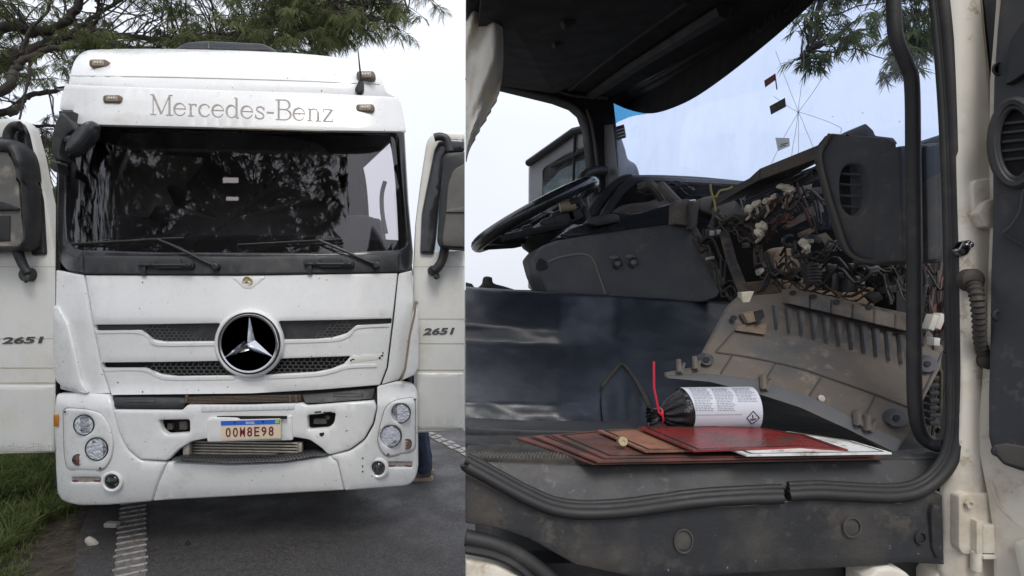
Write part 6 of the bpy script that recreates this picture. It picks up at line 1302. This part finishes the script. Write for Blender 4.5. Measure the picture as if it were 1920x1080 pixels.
board([(1120, 809), (1210, 849), (1370, 846), (1460, 840), (1380, 810), (1250, 806)], zb + .014, BRICK[2], 'faded orange-brown placard between the dark red and the glossy red ones')
board([(1372, 846), (1400, 856), (1672, 852), (1600, 830), (1480, 812), (1440, 812)], zb + .0175, BRICK[4], 'white placard poking out on the right under the glossy red one')
board([(1196, 803), (1300, 848), (1500, 841), (1590, 846), (1510, 818), (1420, 804), (1330, 801)], zb + .022, BRICK[3], 'glossy bright red placard lying on top of the stack')
mb = MB(); cc = P(1168, 835, 1.045); cc.z = 1.4965; mb.lathe(cc, (0, -1, .12), [(.0085, -.012), (.0085, .002), (.0075, .003), (.003, .003), (.0025, .001), (0, .001)], 22); tag(mb.build('brass_cap', GOLD), 'small round brass cap standing on the red placards', 'cap')

# wrapped bundle
bc_ = Vector(P(1320, 768, 1.19)); bz = 1.479
bu = thing('wrapped_bundle', 'black cylinder wrapped in clear plastic with a white printed label, tied with red', 'bundle', (bc_.x, bc_.y, bz))
axb = Vector((1, .05, .0)).normalized(); r0 = .0435; cz = Vector((bc_.x, bc_.y, bz + r0 + .001))
x0 = P(1214, 768, 1.19).x - cz.x; x1 = P(1416, 768, 1.19).x - cz.x
def bund(a, b):
    x = lerp(x0, x1, a); an = 2 * math.pi * b
    r = r0 * (1 if a > .30 else lerp(.22, 1, max(0, (a - .12) / .18) ** .7) if a > .12 else lerp(.42, .22, a / .12))
    if a > .93: r *= math.sqrt(max(0, 1 - ((a - .93) / .07) ** 2)) * .35 + .65
    cre = .16 * cl01((.34 - a) * 4) * math.sin(an * 13 + 2 * noise.noise(Vector((a * 9, an, 0)))) + .02 * noise.noise(Vector((a * 8, math.cos(an) * 2, math.sin(an) * 2)))
    dz = -.012 * cl01((.3 - a) * 4)
    return cz + axb * x + Vector((0, math.cos(an) * r * (1 + cre), math.sin(an) * r * (1 + cre) + dz))
PLAST = M('black_plastic_wrap', (.008, .008, .009), .2, var=.2, coat=.15, spec=.4, bump=.5, bscale=60)
mb = MB(); mb.grid(bund, 60, 90); mb.add([bund(1, k / 30) for k in range(30)], [tuple(range(30))]); mb.build('wrapping', PLAST, bu, smooth=60, recalc=False)
mb = MB(); LAB = M('label_paper', (.54, .56, .62), .35, var=.04, coat=.3, bump=.05, bscale=40)
def lab(a, b): x = lerp(P(1281, 768, 1.19).x, P(1412, 768, 1.19).x, a) - cz.x; an = lerp(-.9, 3.6, b) + math.pi; return cz + axb * (x + .006 * math.sin(b * 3) * (1 - a)) + Vector((0, math.cos(an - .4) * (r0 + .0015), math.sin(an - .4) * (r0 + .0015)))
def lpt(a, an, k=.0022): x = lerp(P(1281, 768, 1.19).x, P(1412, 768, 1.19).x, a) - cz.x; return cz + axb * x + Vector((0, -math.cos(an) * (r0 + k), math.sin(an) * (r0 + k)))
mb.grid(lambda a, b: lpt(a + (.05 * math.sin(b * 5) if a < .02 else 0), lerp(-1.3, 2.2, b), .0015), 10, 40); lb = mb.build('label', LAB, bu, smooth=80)
mb = MB(); rl = random.Random(2)
def lrect(a0, a1, n0, n1): mb.add([lpt(a0, n0), lpt(a1, n0), lpt(a1, n1), lpt(a0, n1)], [(0, 1, 2, 3)])
for c in range(3):
    for k in range(17):
        n_ = 1.35 - k * .075; a0 = .05 + c * .31; aa = a0
        if c == 2 and k > 11: continue
        while aa < a0 + .26 * rl.uniform(.8, 1):
            w = rl.uniform(.012, .05); lrect(aa, min(aa + w, a0 + .27), n_, n_ + .026); aa += w + .012
for (a0, n0, a1, n1) in ((.04, -.02, .70, -.02), (.04, -.02, .04, -.7), (.36, -.02, .36, -.6)): lrect(min(a0, a1) - .002, max(a0, a1) + .002, min(n0, n1) - .008, max(n0, n1) + .008)
mb.build('label_print', M('print_grey', (.2, .2, .23), .6), lb, smooth=0)
mb = MB(); q = [(.86, .12), (.95, -.18), (.86, -.48), (.77, -.18)]
for i in range(4):
    a, b = q[i], q[(i + 1) % 4]; mb.tube([lpt(*a), lpt((a[0] + b[0]) / 2, (a[1] + b[1]) / 2), lpt(*b)], .0008, n=5)
mb.tube([lpt(.82, -.24), lpt(.87, -.26), lpt(.90, -.2)], .0012, n=5); mb.tube([lpt(.85, -.04), lpt(.86, -.2)], .001, n=5); mb.build('hazard_diamond', VOID, lb)
ZIP = M('red_zip_tie', (.52, .03, .06), .35)
mb = MB(); tx = lerp(x0, x1, .115)
mb.tube([cz + axb * (tx + .001 * math.sin(k)) + Vector((0, math.cos(k * .26) * .0145, math.sin(k * .26) * .0145 - .0115)) for k in range(24)], .0022, n=6, closed=True)
b0 = cz + axb * (tx - .008) + Vector((0, -.014, 0)); mb.tube([b0 + Vector((0, 0, -.004)), Vector(P(1226, 725, b0.y)), Vector(P(1226, 678, b0.y))], .0024, n=6); mb.box(cz + axb * (tx - .004) + Vector((0, -.015, -.004)), (.006, .006, .006)); mb.build('zip_tie', ZIP, bu)
bpy.context.view_layer.update()
